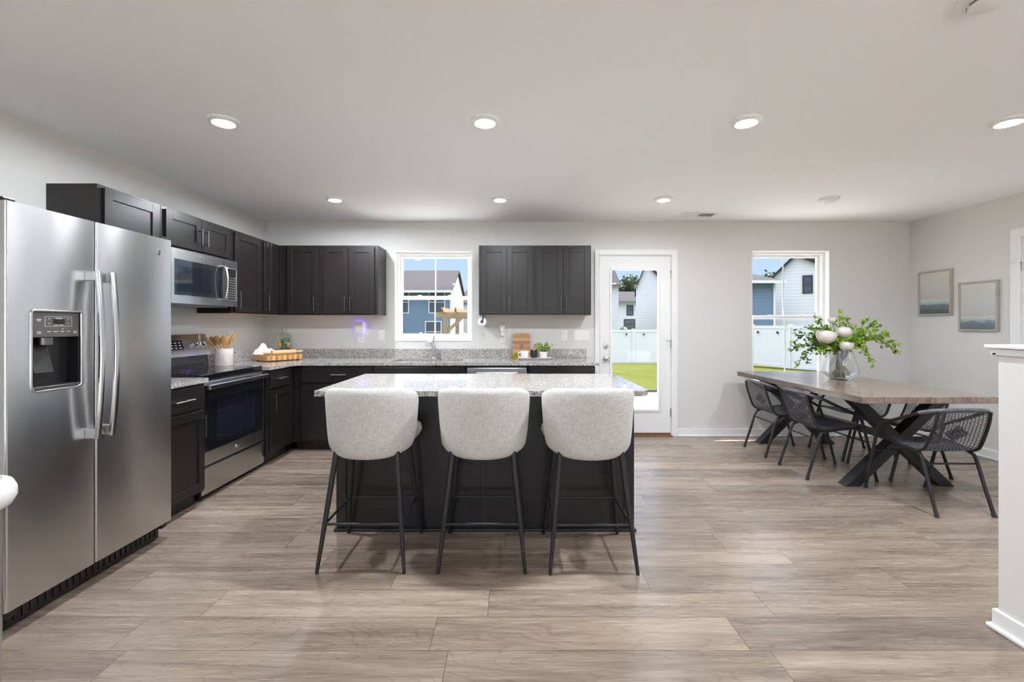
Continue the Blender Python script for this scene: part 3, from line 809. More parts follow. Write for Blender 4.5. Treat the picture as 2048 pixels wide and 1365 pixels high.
def fhandle(y, side, parent):
    mb = MB(); w = 0.028
    pts = cr([(FX+0.050, 0, 1.525), (FX+0.064, 0, 1.35), (FX+0.071, 0, 1.12), (FX+0.064, 0, 0.90), (FX+0.048, 0, 0.725)], 6)
    vs = []; fs = []
    for p in pts:
        for (dx, dy) in [(0.0, -w/2), (0.006, -w/2+0.004), (0.008, 0), (0.006, w/2-0.004), (0.0, w/2), (-0.010, w/2-0.002), (-0.010, -w/2+0.002)]:
            vs.append((p[0]+dx, y+dy, p[2]))
    n = 7
    for i in range(len(pts)-1):
        for k in range(n): l = (k+1) % n; fs.append((i*n+k, i*n+l, (i+1)*n+l, (i+1)*n+k))
    fs += [tuple(range(n)), tuple((len(pts)-1)*n+k for k in range(n))]
    mb.add(vs, fs)
    for z in (1.500, 0.752): mb.box(FX-0.001, FX+0.048, y-w/2+0.001+side*0.004, y+w/2-0.001+side*0.004, z-0.024, z+0.024, bev=0.004)
    return mb.build('handle', M['steel_bar'], parent, world=True)
fhandle(2.120, -1, ld); fhandle(2.196, 1, rd)
# dispenser
ha, hb, hz0, hz1 = DH
mb = MB().box(FX-0.058, FX-0.050, ha, hb, hz0, hz1)
mb.box(FX-0.058, FX-0.004, ha+0.0005, ha+0.006, hz0, hz1).box(FX-0.058, FX-0.004, hb-0.006, hb-0.0005, hz0, hz1).box(FX-0.058, FX-0.004, ha+0.006, hb-0.006, hz1-0.006, hz1-0.0005)
mb.build('dispenser_recess', M['black'], ld, world=True)
mb = MB().box(FX-0.020, FX-0.002, ha+0.004, hb-0.004, 1.213, hz1-0.004, bev=0.003)
pn = mb.build('control_panel', M['grey_panel'], ld, world=True)
mb = MB(); px = FX-0.0019
def mark(m_, ya, yb, za, zb): m_.box(px, px+0.0006, ya, yb, za, zb)
for (ya, yb, za, zb) in [(1.926, 2.044, 1.303, 1.3042), (1.926, 2.044, 1.2608, 1.262), (1.926, 1.9272, 1.262, 1.303), (2.0428, 2.044, 1.262, 1.303)]: mark(mb, ya, yb, za, zb)
for (yc, zc, w) in [(1.944, 1.294, 0.006), (1.944, 1.274, 0.006), (2.028, 1.294, 0.006), (2.028, 1.274, 0.006), (1.985, 1.2965, 0.030), (1.974, 1.2665, 0.016), (1.997, 1.2665, 0.016),
                    (1.902, 1.291, 0.020), (1.902, 1.237, 0.018), (1.944, 1.238, 0.016), (1.972, 1.238, 0.020), (2.001, 1.238, 0.015), (2.029, 1.238, 0.014), (2.060, 1.238, 0.018), (2.060, 1.231, 0.016), (1.902, 1.231, 0.016), (1.902, 1.285, 0.015)]:
    mark(mb, yc-w/2, yc+w/2, zc-0.0014, zc+0.0014)
mark(mb, 1.999, 2.003, 1.248, 1.252)
mb.build('panel_print', M['print'], pn, world=True)
MB().box(px, px+0.0008, 1.960, 1.984, 1.271, 1.2925).box(px, px+0.0008, 1.986, 2.012, 1.271, 1.2925).build('display', M['black'], pn, world=True)
mb = MB().prism([(FX-0.050, 1.185), (FX-0.044, 1.185), (FX-0.014, 1.060), (FX-0.020, 1.058)], 1.895, 1.975, 'xz')
mb.build('paddle', M['paddle'], ld, world=True)
MB().lathe([(0.030, 0.0), (0.030, 0.030), (0.022, 0.030), (0.020, 0.0)], (FX-0.026, 1.945, 1.181), 18).build('spout', M['steel_dark'], ld, world=True)
mb = MB().box(FX-0.050, FX+0.002, ha+0.006, hb-0.006, hz0, hz0+0.014, bev=0.003)
mb.build('drip_tray', M['steel_dark'], ld, world=True)
fpath = []
for (y_, z_) in rrect(ha-0.004, hb+0.004, hz0-0.006, hz1+0.004, [0.02, 0.02, 0.012, 0.012], 5): fpath.append((FX+0.0005, y_, z_))
MB().tube(fpath, 0.006, 8, closed=True).build('bezel', M['steel_bar'], ld, world=True)
def badge(parent, c, r, nx=(1,0,0)):
    mb = MB().lathe([(r, 0.0), (r, 0.0015), (r*0.86, 0.003), (r*0.80, 0.0018), (0.0, 0.0018)], (0,0,0), 24, axis='x')
    pts = [(0.0025, r*0.45*math.cos(a)*(1-0.25*a/6), r*0.45*math.sin(a)) for a in [0.3+0.45*i for i in range(12)]]
    mb.tube(pts, r*0.07, 6)
    mb.tube([(0.0025, -r*0.3, r*0.1), (0.0025, 0.0, -r*0.05), (0.0025, r*0.25, r*0.3)], r*0.06, 6)
    mb.xf(Matrix.Translation(c))
    return mb.build('emblem', M['chrome'], parent, world=True)
badge(rd, (FX, 2.545, 1.682), 0.016)
mb = MB().box(FX-0.13, FX-0.07, 1.79, 2.63, 0.012, 0.105)
for k in range(26): mb.box(FX-0.07, FX-0.066, 1.80+k*0.032, 1.82+k*0.032, 0.03, 0.09)
mb.build('toe_grille', M['black'], fr, world=True)
for y in (1.805, 2.612):
    MB().box(FX-0.10, FX-0.02, y-0.02, y+0.02, 0.075, 0.111, bev=0.006).build('hinge_cover', M['black'], fr, world=True)
    MB().lathe([(0.018, 0.0), (0.018, 0.02)], (FX-0.10, y, 0.0), 14).build('foot', M['rubber'], fr, world=True)
    MB().box(FX-0.13, FX-0.02, y-0.025, y+0.025, 1.768, 1.785, bev=0.005).build('top_hinge', M['black'], fr, world=True)

# ------------------------------------------------------------------ range (front at x = -2.20)
GX = -2.205
rg = thing('range', 'stainless and black electric range below the microwave', 'range', (-2.48, 3.56, 0))
Y0, Y1 = 3.160, 3.960
MB().box(-2.765, GX-0.012, Y0+0.003, Y1-0.003, 0.035, 0.868).build('body', M['black'], rg, world=True)
MB().box(-2.70, GX-0.018, Y0, Y1, 0.870, 0.905, bev=0.004).build('cooktop', M['oven_glass'], rg, world=True)
mb = MB()
for (cx, cy, rr) in [(-2.34, 3.36, 0.10), (-2.34, 3.76, 0.085), (-2.57, 3.36, 0.075), (-2.57, 3.76, 0.10)]:
    mb.lathe([(rr, 0.0), (rr, 0.0006), (rr-0.003, 0.0006), (rr-0.003, 0.0)], (cx, cy, 0.905), 36)
    mb.f = mb.f[:-2]; mb.m = mb.m[:-2]; mb.sm = mb.sm[:-2]
mb.build('burner_ring', M['steel_dark'], rg, world=True)
od = MB().box(GX-0.030, GX, Y0+0.006, Y1-0.006, 0.345, 0.800, bev=0.003).build('oven_door', M['oven_glass'], rg, world=True)
MB().box(GX-0.030, GX+0.001, Y0+0.006, Y1-0.006, 0.250, 0.344, bev=0.003).build('lower_band', M['steel'], od, world=True)
MB().box(GX-0.030, GX+0.001, Y0+0.006, Y1-0.006, 0.801, 0.855, bev=0.003).build('upper_band', M['steel'], od, world=True)
w_ = MB().box(GX, GX+0.0012, 3.325, 3.815, 0.395, 0.690).build('oven_window', M['oven_window'], od, world=True)
mb = MB()
for z in (0.625, 0.575): mb.box(GX+0.0012, GX+0.0018, 3.33, 3.62, z, z+0.003)
mb.box(GX+0.0012, GX+0.0018, 3.795, 3.798, 0.40, 0.685)
mb.build('rack', M['steel_dark'], od, world=True)
mb = MB()
for (a, b, c, d) in [(Y0+0.007, Y0+0.010, 0.345, 0.80), (Y1-0.010, Y1-0.007, 0.345, 0.80)]: mb.box(GX, GX+0.001, a, b, c, d)
mb.build('edge_strip', M['steel_bar'], od, world=True)
mb = MB().box(GX+0.036, GX+0.054, Y0+0.015, Y1-0.015, 0.800, 0.838, bev=0.006)
for y in (Y0+0.03, Y1-0.03): mb.box(GX-0.001, GX+0.038, y-0.012, y+0.012, 0.805, 0.833, bev=0.004)
mb.build('handle', M['steel_bar'], od, world=True)
badge(od, (GX+0.001, 3.56, 0.297), 0.017)
MB().box(GX-0.030, GX+0.001, Y0+0.006, Y1-0.006, 0.045, 0.232, bev=0.004).build('drawer', M['steel'], rg, world=True)
for y in (Y0+0.05, Y1-0.05):
    for x in (GX-0.05, -2.70): MB().lathe([(0.018, 0.0), (0.015, 0.036)], (x, y, 0.0), 12).build('foot', M['rubber'], rg, world=True)
bgd = MB().prism([(-2.768, 0.87), (-2.700, 0.87), (-2.700, 0.925), (-2.712, 1.005), (-2.768, 1.005)], Y0+0.002, Y1-0.002, 'xz').build('backguard_base', M['oven_glass'], rg, world=True)
bgp = MB().prism([(-2.768, 1.006), (-2.682, 1.006), (-2.682, 1.020), (-2.728, 1.180), (-2.738, 1.188), (-2.768, 1.188)], Y0, Y1, 'xz').build('backguard', M['steel'], rg, world=True)
th = math.atan2(0.046, 0.16)
def onpanel(y, s, hh=0.0):
    """a point on the slanted face: s metres up the slope"""
    return Vector((-2.682 - math.sin(th)*s + math.cos(th)*hh, y, 1.020 + math.cos(th)*s + math.sin(th)*hh))
RY = Matrix.Rotation(-th, 4, 'Y')
mb = MB().box(-0.001, 0.0016, -0.125, 0.125, -0.040, 0.040, bev=0.001).xf(Matrix.Translation(onpanel(3.53, 0.085)) @ RY)
dp = mb.build('display', M['oven_glass'], bgp, world=True)
mb = MB()
for r_ in range(3):
    for c_ in range(5): mb.box(0.0017, 0.0024, -0.10+c_*0.045, -0.078+c_*0.045, -0.028+r_*0.022, -0.022+r_*0.022)
mb.xf(Matrix.Translation(onpanel(3.53, 0.085)) @ RY); mb.build('display_print', M['print'], dp, world=True)
for y in (3.225, 3.315, 3.795, 3.885):
    mb = MB().lathe([(0.026, 0.0), (0.026, 0.004), (0.022, 0.006), (0.020, 0.030), (0.016, 0.034), (0.0, 0.034)], (0,0,0), 20, axis='x')
    mb.box(0.030, 0.042, -0.005, 0.005, -0.019, 0.019, bev=0.002)
    mb.xf(Matrix.Translation(onpanel(y, 0.085)) @ RY); mb.build('knob', M['chrome'], bgp, world=True)

# ------------------------------------------------------------------ microwave (front at x = -2.42)
MX = -2.42
mw = thing('microwave', 'stainless over-the-range microwave with dark glass door', 'microwave', (-2.6, 3.54, 1.425))
my0, my1, mz0, mz1 = 3.160, 3.922, 1.425, 1.826
MB().box(-2.786, MX-0.032, my0, my1, mz0+0.004, mz1, bev=0.003).build('case', M['steel_dark'], mw, world=True)
yd = 3.735
def framed(mb, xa, xb, ya, yb, za, zb, iy0, iy1, iz0, iz1):
    mb.box(xa, xb, ya, iy0, za, zb); mb.box(xa, xb, iy1, yb, za, zb); mb.box(xa, xb, iy0, iy1, za, iz0); mb.box(xa, xb, iy0, iy1, iz1, zb); return mb
md = framed(MB(), MX-0.030, MX, my0, yd-0.001, mz0, mz1-0.004, my0+0.028, yd-0.002, mz0+0.060, mz1-0.080).build('door', M['steel'], mw, world=True)
gl = MB().box(MX-0.028, MX-0.002, my0+0.028, yd-0.002, mz0+0.060, mz1-0.080).build('door_glass', M['mw_glass'], md, world=True)
MB().box(MX-0.002, MX-0.0012, my0+0.070, yd-0.14, mz0+0.090, mz1-0.120).build('viewing_window', M['oven_window'], gl, world=True)
hp = cr([(MX+0.0005, yd-0.022, mz1-0.070), (MX+0.030, yd-0.020, mz1-0.085), (MX+0.046, yd-0.018, mz1-0.19), (MX+0.030, yd-0.020, mz0+0.075), (MX+0.0005, yd-0.022, mz0+0.062)], 6)
MB().tube(hp, 0.011, 10).build('handle', M['steel_bar'], md, world=True)
badge(md, (MX, 3.475, mz1-0.040), 0.014)
cp = framed(MB(), MX-0.030, MX, yd+0.001, my1, mz0, mz1-0.004, yd+0.050, my1-0.020, mz0+0.060, mz1-0.080).build('control_side', M['steel'], mw, world=True)
kp = MB().box(MX-0.028, MX-0.001, yd+0.050, my1-0.020, mz0+0.060, mz1-0.080).build('keypad', M['black'], cp, world=True)
mb = MB()
for r_ in range(9):
    for c_ in range(4): mb.box(MX-0.001, MX-0.0004, yd+0.064+c_*0.028, yd+0.074+c_*0.028, mz0+0.074+r_*0.021, mz0+0.080+r_*0.021)
mb.build('keypad_print', M['print'], kp, world=True)
bez = [(MX+0.0005, y_, z_) for (y_, z_) in rrect(yd+0.046, my1-0.016, mz0+0.055, mz1-0.075, 0.010, 4)]
MB().tube(bez, 0.003, 6, closed=True).build('bezel', M['steel_bar'], cp, world=True)
mb = MB().box(-2.74, MX-0.05, my0+0.05, my1-0.05, mz0-0.010, mz0+0.0035, bev=0.003)
mb.build('vent_filter', M['steel_dark'], mw, world=True)

# ------------------------------------------------------------------ bar stools
def stool():
    o = thing('bar_stool', '', 'bar stool')
    # wrap-around back: two sheets meeting at a rounded rim
    NS, NT_ = 28, 18
    mb = MB(); vs = []; fs = []
    def pos(s, t, side):
        # rounded-rectangle domain
        k = 0.86
        ss = s*math.sqrt(max(0, 1-0.30*t**6)) ; tt = t*math.sqrt(max(0, 1-0.42*abs(s)**5))
        th_ = ss*math.radians(88)
        grow = 0.965 + 0.055*tt - 0.03*max(0, -tt)**2
        edge = max(abs(s), abs(t))
        d = 0.030*math.sqrt(max(0.0, 1-edge**4))*side
        rx = 0.242*grow + d; ry = 0.205*(0.98+0.03*tt) + d
        x = rx*math.sin(th_); y = -ry*math.cos(th_)+0.02
        z = 0.755 + 0.178*tt + 0.012*(1-ss*ss)*(-1 if tt < 0 else 0.5)
        return (x, y, z)
    for side in (1, -1):
        o0 = len(vs)
        for j in range(NT_+1):
            for i in range(NS+1):
                a = -1+2*i/NS; b = -1+2*j/NT_
                a = math.sin(a*PI/2)*0.35+a*0.65; b = math.sin(b*PI/2)*0.35+b*0.65
                vs.append(pos(a, b, side))
        for j in range(NT_):
            for i in range(NS):
                q = (o0+j*(NS+1)+i, o0+j*(NS+1)+i+1, o0+(j+1)*(NS+1)+i+1, o0+(j+1)*(NS+1)+i)
                fs.append(q if side > 0 else q[::-1])
    mb.add(vs, fs)
    bk = mb.build('backrest', M['fabric'], o, sharp=80)
    # seat cushion
    mb = MB(); prof = [(0.0, 0.585), (0.62, 0.588), (0.80, 0.600), (0.93, 0.635), (0.985, 0.665), (0.97, 0.690), (0.90, 0.703), (0.6, 0.708), (0.0, 0.708)]
    vs = []; fs = []; seg = 40
    for r, z in prof:
        for k in range(seg):
            a = 2*PI*k/seg; c, s_ = math.cos(a), math.sin(a)
            e_ = 0.62
            yy = 0.040+r*(0.192 if s_ > 0 else 0.170)*math.copysign(abs(s_)**e_, s_)
            f = min(1.0, max(0.0, (yy-0.015)/0.075)); f = f*f*(3-2*f)
            vs.append((r*(0.196+0.058*f)*math.copysign(abs(c)**e_, c), yy, z))
    for i in range(len(prof)-1):
        for k in range(seg): l = (k+1) % seg; fs.append((i*seg+k, i*seg+l, (i+1)*seg+l, (i+1)*seg+k))
    mb.add(vs, fs); mb.build('seat', M['fabric'], o, sharp=80)
    ring = {}
    for sx_ in (-1, 1):
        for sy_ in (-1, 1):
            top = Vector((sx_*0.160, sy_*0.125+0.005, 0.598)); bot = Vector((sx_*0.222, sy_*0.220, 0.006))
            lg = MB().tube([top, top.lerp(bot, 0.5), bot], [0.0155, 0.0135, 0.0095], 12).build('leg', M['darkmetal'], o)
            MB().tube([bot+Vector((0,0,-0.006)), bot+Vector((0,0,0.006))], 0.0085, 10).build('foot_glide', M['rubber'], lg)
            ring[(sx_, sy_)] = top.lerp(bot, (0.598-0.235)/0.592)
    mb = MB().box(-0.185, 0.185, -0.02, 0.02, 0.572, 0.590); mb.tube([(-0.16, -0.12, 0.582), (0.16, 0.13, 0.582)], 0.012, 8).tube([(0.16, -0.12, 0.582), (-0.16, 0.13, 0.582)], 0.012, 8)
    mb.build('underframe', M['darkmetal'], o)
    for a, b in (((-1,-1), (1,-1)), ((1,-1), (1,1)), ((1,1), (-1,1)), ((-1,1), (-1,-1))):
        MB().tube([ring[a], ring[b]], 0.0075, 10).build('footrest_bar', M['darkmetal'], o)
    return o
st = stool()
SP = [((-0.772, 2.486, 0), 0.0, 'pale fabric bar stool nearest the refrigerator and range'),
      ((-0.155, 2.486, 0), 0.0, 'pale fabric bar stool in the middle of the three at the island'),
      ((0.416, 2.476, 0), 0.0, 'pale fabric bar stool nearest the garden door')]
for i, (p, r, l) in enumerate(SP):
    if i == 0: st.location = p; st.rotation_euler = (0,0,r); st['label'] = l; st['group'] = 'bar stools at the island'
    else: dup(st, p, r, l, 'bar stools at the island')

# ------------------------------------------------------------------ dining table
TX0, TX1, TY0, TY1, TZ = 2.452, 3.412, 3.118, 4.846, 0.760
tb = thing('dining_table', 'grey oak dining table on crossed black legs by the window', 'table', ((TX0+TX1)/2, (TY0+TY1)/2, 0))
mb = MB()
for k in range(6):
    w = (TX1-TX0)/6; mb.box(TX0+k*w+0.0006, TX0+(k+1)*w-0.0006, TY0, TY1, TZ-0.046, TZ, bev=0.0015, seg=1)
mb.build('tabletop', M['table'], tb, world=True)
def beam(p0, p1, w, d):
    """rectangular bar from p0 to p1 in the xz plane, w across, d along y, ends cut level"""
    p0 = Vector(p0); p1 = Vector(p1); t = (p1-p0); hw = w/2/abs(t.normalized().z)
    y0, y1 = p0.y-d/2, p0.y+d/2
    return MB().prism([(p0.x-hw, p0.z), (p0.x+hw, p0.z), (p1.x+hw, p1.z), (p1.x-hw, p1.z)], y0, y1, 'xz')
for yy, xa, xb in ((3.525, 2.665, 3.41), (4.78, 2.68, 3.39)):
    for (a, b, off) in ((xa, xb, 0.0), (xb, xa, 0.001)):
        beam((a, yy+off, 0.0), (b, yy+off, TZ-0.0465), 0.075, 0.09-off*2).build('leg', M['darkmetal'], tb, world=True)
MB().box(3.00, 3.06, 3.572, 4.733, 0.345, 0.395).build('stretcher', M['darkmetal'], tb, world=True)

# ------------------------------------------------------------------ woven armchairs (front faces +x)
def chair():
    o = thing('dining_chair', '', 'chair')
    r = 0.0115
    # one continuous arm-and-front-leg tube each side, joined by the top rail
    half = [(0.278, 0.232, 0.0), (0.215, 0.236, 0.25), (0.160, 0.240, 0.455), (0.132, 0.242, 0.520), (0.080, 0.243, 0.553), (-0.05, 0.236, 0.612), (-0.16, 0.215, 0.668), (-0.225, 0.180, 0.692), (-0.258, 0.110, 0.702), (-0.268, 0.0, 0.705)]
    path = half + [(x, -y, z) for (x, y, z) in reversed(half[:-1])]
    arm = MB().tube(cr(path, 5), r, 10).build('arm_frame', M['darkmetal'], o)
    mb = MB().tube(cr([p for p in path if p[0] < -0.15], 6), 0.015, 10); mb.build('wrapped_top_rail', M['wicker'], arm)
    for s in (-1, 1):
        MB().tube([(0.278, s*0.232, -0.001+0.001), (0.272, s*0.2325, 0.022)], 0.0135, 10).build('foot_cap', M['rubber'], arm)
        # side rail of back and seat
        rail = cr([(-0.255, s*0.172, 0.690), (-0.235, s*0.178, 0.60), (-0.185, s*0.184, 0.46), (-0.150, s*0.188, 0.415), (-0.095, s*0.192, 0.402), (0.05, s*0.202, 0.418), (0.155, s*0.212, 0.430)], 5)
        MB().tube(rail, 0.010, 8).build('side_rail', M['darkmetal'], o)
        MB().tube([(0.150, s*0.205, 0.430), (0.168, s*0.238, 0.430)], 0.009, 8).build('seat_bracket', M['darkmetal'], o)
        leg = MB().tube(cr([(-0.050, s*0.175, 0.398), (-0.115, s*0.180, 0.388), (-0.150, s*0.183, 0.350), (-0.200, s*0.186, 0.19), (-0.262, s*0.190, 0.0)], 5), r, 10).build('leg', M['darkmetal'], o)
        MB().tube([(-0.262, s*0.190, 0.0), (-0.253, s*0.1895, 0.022)], 0.0135, 10).build('foot_cap', M['rubber'], leg)
    MB().tube([(-0.160, -0.183, 0.322), (-0.160, 0.183, 0.322)], 0.007, 8).build('rear_stretcher', M['darkmetal'], o)
    MB().tube([(0.196, -0.236, 0.318), (0.196, 0.236, 0.318)], 0.007, 8).build('front_stretcher', M['darkmetal'], o)
    # woven sling
    prof = cr([(-0.252, 0, 0.682), (-0.232, 0, 0.60), (-0.183, 0, 0.462), (-0.148, 0, 0.418), (-0.095, 0, 0.405), (0.05, 0, 0.418), (0.160, 0, 0.430)], 14)
    # resample evenly
    L = [0.0]
    for a, b in zip(prof, prof[1:]): L.append(L[-1]+(b-a).length)
    def at(s):
        for i in range(len(L)-1):
            if L[i+1] >= s: f = (s-L[i])/max(L[i+1]-L[i], 1e-9); return prof[i].lerp(prof[i+1], f)
        return prof[-1]
    tot = L[-1]
    def hw(s): return 0.168 + 0.036*(s/tot)
    back_end = 0.31
    def weave(s0, s1, step, name, open_):
        mb = MB(); n = int((s1-s0)/step)
        for k in range(n+1):
            s = s0+k*step; p = at(s); t = (at(min(s+0.004, tot))-at(max(s-0.004, 0))).normalized(); nn = Vector((t.z, 0, -t.x))
            w = hw(s); g = 0.0042 if not open_ else 0.0024
            pts = []
            m = 16
            for i in range(m+1):
                y = -w+2*w*i/m; lift = 0.0022*(1 if (i+k) % 2 else -1)
                sag = -0.012*(1-(y/w)**2) if s < back_end else -0.006*(1-(y/w)**2)
                pts.append(p+nn*(lift+(sag if s < back_end else -sag*1.0))+Vector((0, y, 0)))
            mb.tube(pts, g, 5)
        m = 15
        for i in range(m):
            y = -0.93+1.86*i/(m-1)
            pts = []
            q = 18
            for j in range(q+1):
                s = s0+(s1-s0)*j/q; p = at(s); t = (at(min(s+0.004, tot))-at(max(s-0.004, 0))).normalized(); nn = Vector((t.z, 0, -t.x))
                sag = -0.012*(1-y*y) if s < back_end else 0.006*(1-y*y)
                pts.append(p+nn*sag+Vector((0, y*hw(s), 0)))
            mb.tube(pts, 0.0024 if open_ else 0.004, 5)
        if open_:
            # denser diamond in the middle of the back
            for a in range(-4, 5):
                for b in range(-4, 5):
                    if abs(a)+abs(b) > 4: continue
                    s = 0.155+a*0.013; p = at(s); t = (at(s+0.004)-at(s-0.004)).normalized(); nn = Vector((t.z, 0, -t.x)); y = b*0.017
                    if (a+b) % 2: continue
                    pc = p+nn*(-0.012*(1-(y/hw(s))**2))+Vector((0, y, 0))
                    mb.tube([pc-Vector((0, 0.009, 0))+nn*0.003, pc+nn*0.005, pc+Vector((0, 0.009, 0))+nn*0.003], 0.0055, 6)
                    mb.tube([pc-Vector((0, 0.009, 0))-nn*0.003, pc-nn*0.005, pc+Vector((0, 0.009, 0))-nn*0.003], 0.0055, 6)
        return mb.build(name, M['wicker'], o)
    weave(0.004, back_end-0.012, 0.0108, 'woven_back', True)
    weave(back_end-0.004, tot-0.002, 0.0085, 'woven_seat', False)
    return o
ch = chair()
CP = [((2.670, 3.826, 0), 0, 'black woven armchair on the island side of the table, nearer one'),
      ((2.670, 4.425, 0), 0, 'black woven armchair on the island side of the table, by the back wall'),
      ((2.985, 3.188, 0), PI/2, 'black woven armchair at the near end of the dining table'),
      ((3.350, 3.845, 0), PI, 'black woven armchair behind the table leg, facing the island, nearer of two'),
      ((3.350, 4.370, 0), PI, 'black woven armchair facing the island, farther one near the dining window')]
for i, (p, r, l) in enumerate(CP):
    if i == 0: ch.location = p; ch.rotation_euler = (0,0,r); ch['label'] = l; ch['group'] = 'woven dining armchairs'
    else: dup(ch, p, r, l, 'woven dining armchairs')

# ------------------------------------------------------------------ vase and branches on the table
VX, VY = 3.03, 4.11
vo = [(0.0, 0.0), (0.070, 0.0), (0.080, 0.004), (0.146, 0.066), (0.150, 0.076), (0.146, 0.092), (0.098, 0.268), (0.100, 0.276)]
vi = [(0.096, 0.276), (0.094, 0.268), (0.141, 0.092), (0.144, 0.077), (0.138, 0.068), (0.072, 0.012), (0.0, 0.012)]
tag(MB().lathe([(r, z) for r, z in vo+vi], (0,0,0), 40).build('glass_vase', M['vase'], loc=None, sharp=50), 'clear flared glass vase holding branches on the dining table', 'vase').location = (VX, VY, TZ)
bq = thing('flower_arrangement', 'leafy branches with white peonies standing in the glass vase', 'flowers', (VX, VY, TZ+0.012))
def leaf(mb, p, d, n, L, W, mi=0):
    d = d.normalized(); s = d.cross(n)
    s = s.normalized() if s.length > 1e-5 else d.orthogonal().normalized()
    n = s.cross(d)
    o0 = [p, p+d*L*0.35+s*W*0.5+n*L*0.05, p+d*L*0.7+s*W*0.42+n*L*0.03, p+d*L, p+d*L*0.7-s*W*0.42+n*L*0.03, p+d*L*0.35-s*W*0.5+n*L*0.05, p+d*L*0.4-n*L*0.02]
    mb.add(o0, [(0,1,6),(1,2,6),(2,3,6),(3,4,6),(4,5,6),(5,0,6)], mi)
rnd = random.Random(11)
def rv(): 
    v = Vector((rnd.uniform(-1,1), rnd.uniform(-1,1), rnd.uniform(-1,1)))
    return v.normalized() if v.length > 0.01 else Vector((0,0,1))
def spray(tip, bendz, dark=0.2, nl=26, sub=3, lsz=0.034, base_r=0.03):
    mb = MB(); neck = Vector((tip[0]*0.10, tip[1]*0.10, 0.25))
    foot = Vector((-tip[0]*0.08+rnd.uniform(-.03,.03), -tip[1]*0.08+rnd.uniform(-.03,.03), 0.012))
    T_ = Vector(tip)
    mid = neck.lerp(T_, 0.5)+Vector((0, 0, bendz))
    path = cr([foot, foot.lerp(neck, 0.5)+Vector((rnd.uniform(-.012,.012), rnd.uniform(-.012,.012), 0)), neck, mid, T_], 6)
    n = len(path)
    mb.tube(path, [0.0032-0.0022*i/(n-1) for i in range(n)], 5, 1)
    def leaves(pp, start, cnt):
        m = len(pp)
        for k in range(cnt):
            f = start+(1-start)*(k+rnd.random()*0.6)/cnt; i = min(int(f*(m-1)), m-2); q = pp[i].lerp(pp[i+1], f*(m-1)-i)
            t = (pp[i+1]-pp[i]).normalized()
            d = (t*0.5+rv()*0.9).normalized()
            leaf(mb, q, d, rv()+Vector((0,-0.4,0.8)), lsz*rnd.uniform(0.75, 1.15), lsz*rnd.uniform(0.5, 0.68), 2 if rnd.random() < dark else 0)
    leaves(path, 0.58, nl)
    for k in range(sub):
        i = int(n*(0.60+0.3*k/max(sub,1))); a = path[min(i, n-2)]
        t = (path[min(i+1, n-1)]-path[min(i, n-2)]).normalized()
        e_ = a+(t*0.6+rv()*0.7).normalized()*rnd.uniform(0.07, 0.12)
        p2 = cr([a, a.lerp(e_, 0.5)+Vector((0,0,0.01)), e_], 4)
        mb.tube(p2, 0.0011, 4, 1); leaves(p2, 0.25, 7)
    leaf(mb, T_, (path[-1]-path[-2]), Vector((0,-0.3,1)), lsz, lsz*0.6, 0)
    mb.build('branch', [M['leaf'], M['twig'], M['leaf_dark']], bq, flat=True)
px_ = 890/4.11
def tip(u, v, dy): 
    k = (4.11+dy)/4.11
    return ((u-1024)/890*(4.11+dy)-VX, dy, 1.268-(v-650)/890*(4.11+dy)-(TZ+0.012))
for (u, v, dy, bz, dk, nl, sb) in [(1582, 700, 0.05, 0.06, 0.9, 28, 4), (1590, 668, 0.12, 0.03, 0.85, 26, 4), (1594, 731, -0.02, 0.13, 0.9, 26, 4), (1632, 632, 0.10, 0.0, 0.5, 22, 3), (1622, 655, -0.08, 0.02, 0.5, 26, 4),
                                   (1679, 625, 0.0, 0.0, 0.1, 22, 3), (1694, 640, 0.10, 0.0, 0.15, 18, 3), (1752, 644, 0.04, 0.0, 0.1, 24, 4), (1734, 641, -0.08, 0.0, 0.1, 22, 3), (1797, 692, 0.0, 0.10, 0.1, 30, 4),
                                   (1795, 706, 0.08, 0.14, 0.15, 24, 3), (1747, 730, -0.05, 0.16, 0.1, 20, 2), (1776, 674, 0.12, 0.05, 0.1, 24, 3), (1640, 700, -0.14, 0.04, 0.3, 30, 4), (1700, 700, -0.14, 0.03, 0.15, 30, 4),
                                   (1660, 698, 0.15, 0.03, 0.3, 30, 4), (1672, 690, -0.16, 0.04, 0.15, 34, 4), (1715, 680, -0.1, 0.03, 0.1, 30, 4), (1625, 685, 0.0, 0.05, 0.5, 28, 4), (1655, 655, -0.05, 0.0, 0.2, 26, 4), (1722, 662, 0.1, 0.0, 0.1, 28, 4)]:
    spray(tip(u, v, dy), bz, dk, int(nl*1.5), sb+2, 0.040)
mb = MB()
for k in range(20):
    a = rnd.uniform(0, 2*PI); r0 = rnd.uniform(0.02, 0.10); b = a+rnd.uniform(1.5, 3.6); r1 = rnd.uniform(0.02, 0.075)
    p0 = Vector((r0*math.cos(a), r0*math.sin(a), rnd.uniform(0.008, 0.05))); p2 = Vector((r1*math.cos(b), r1*math.sin(b), 0.25))
    p1 = p0.lerp(p2, 0.5)+Vector((rnd.uniform(-.02,.02), rnd.uniform(-.02,.02), 0))
    mb.tube(cr([p0, p1, p2], 5), 0.0026, 5)
mb.build('stems', M['twig'], bq)
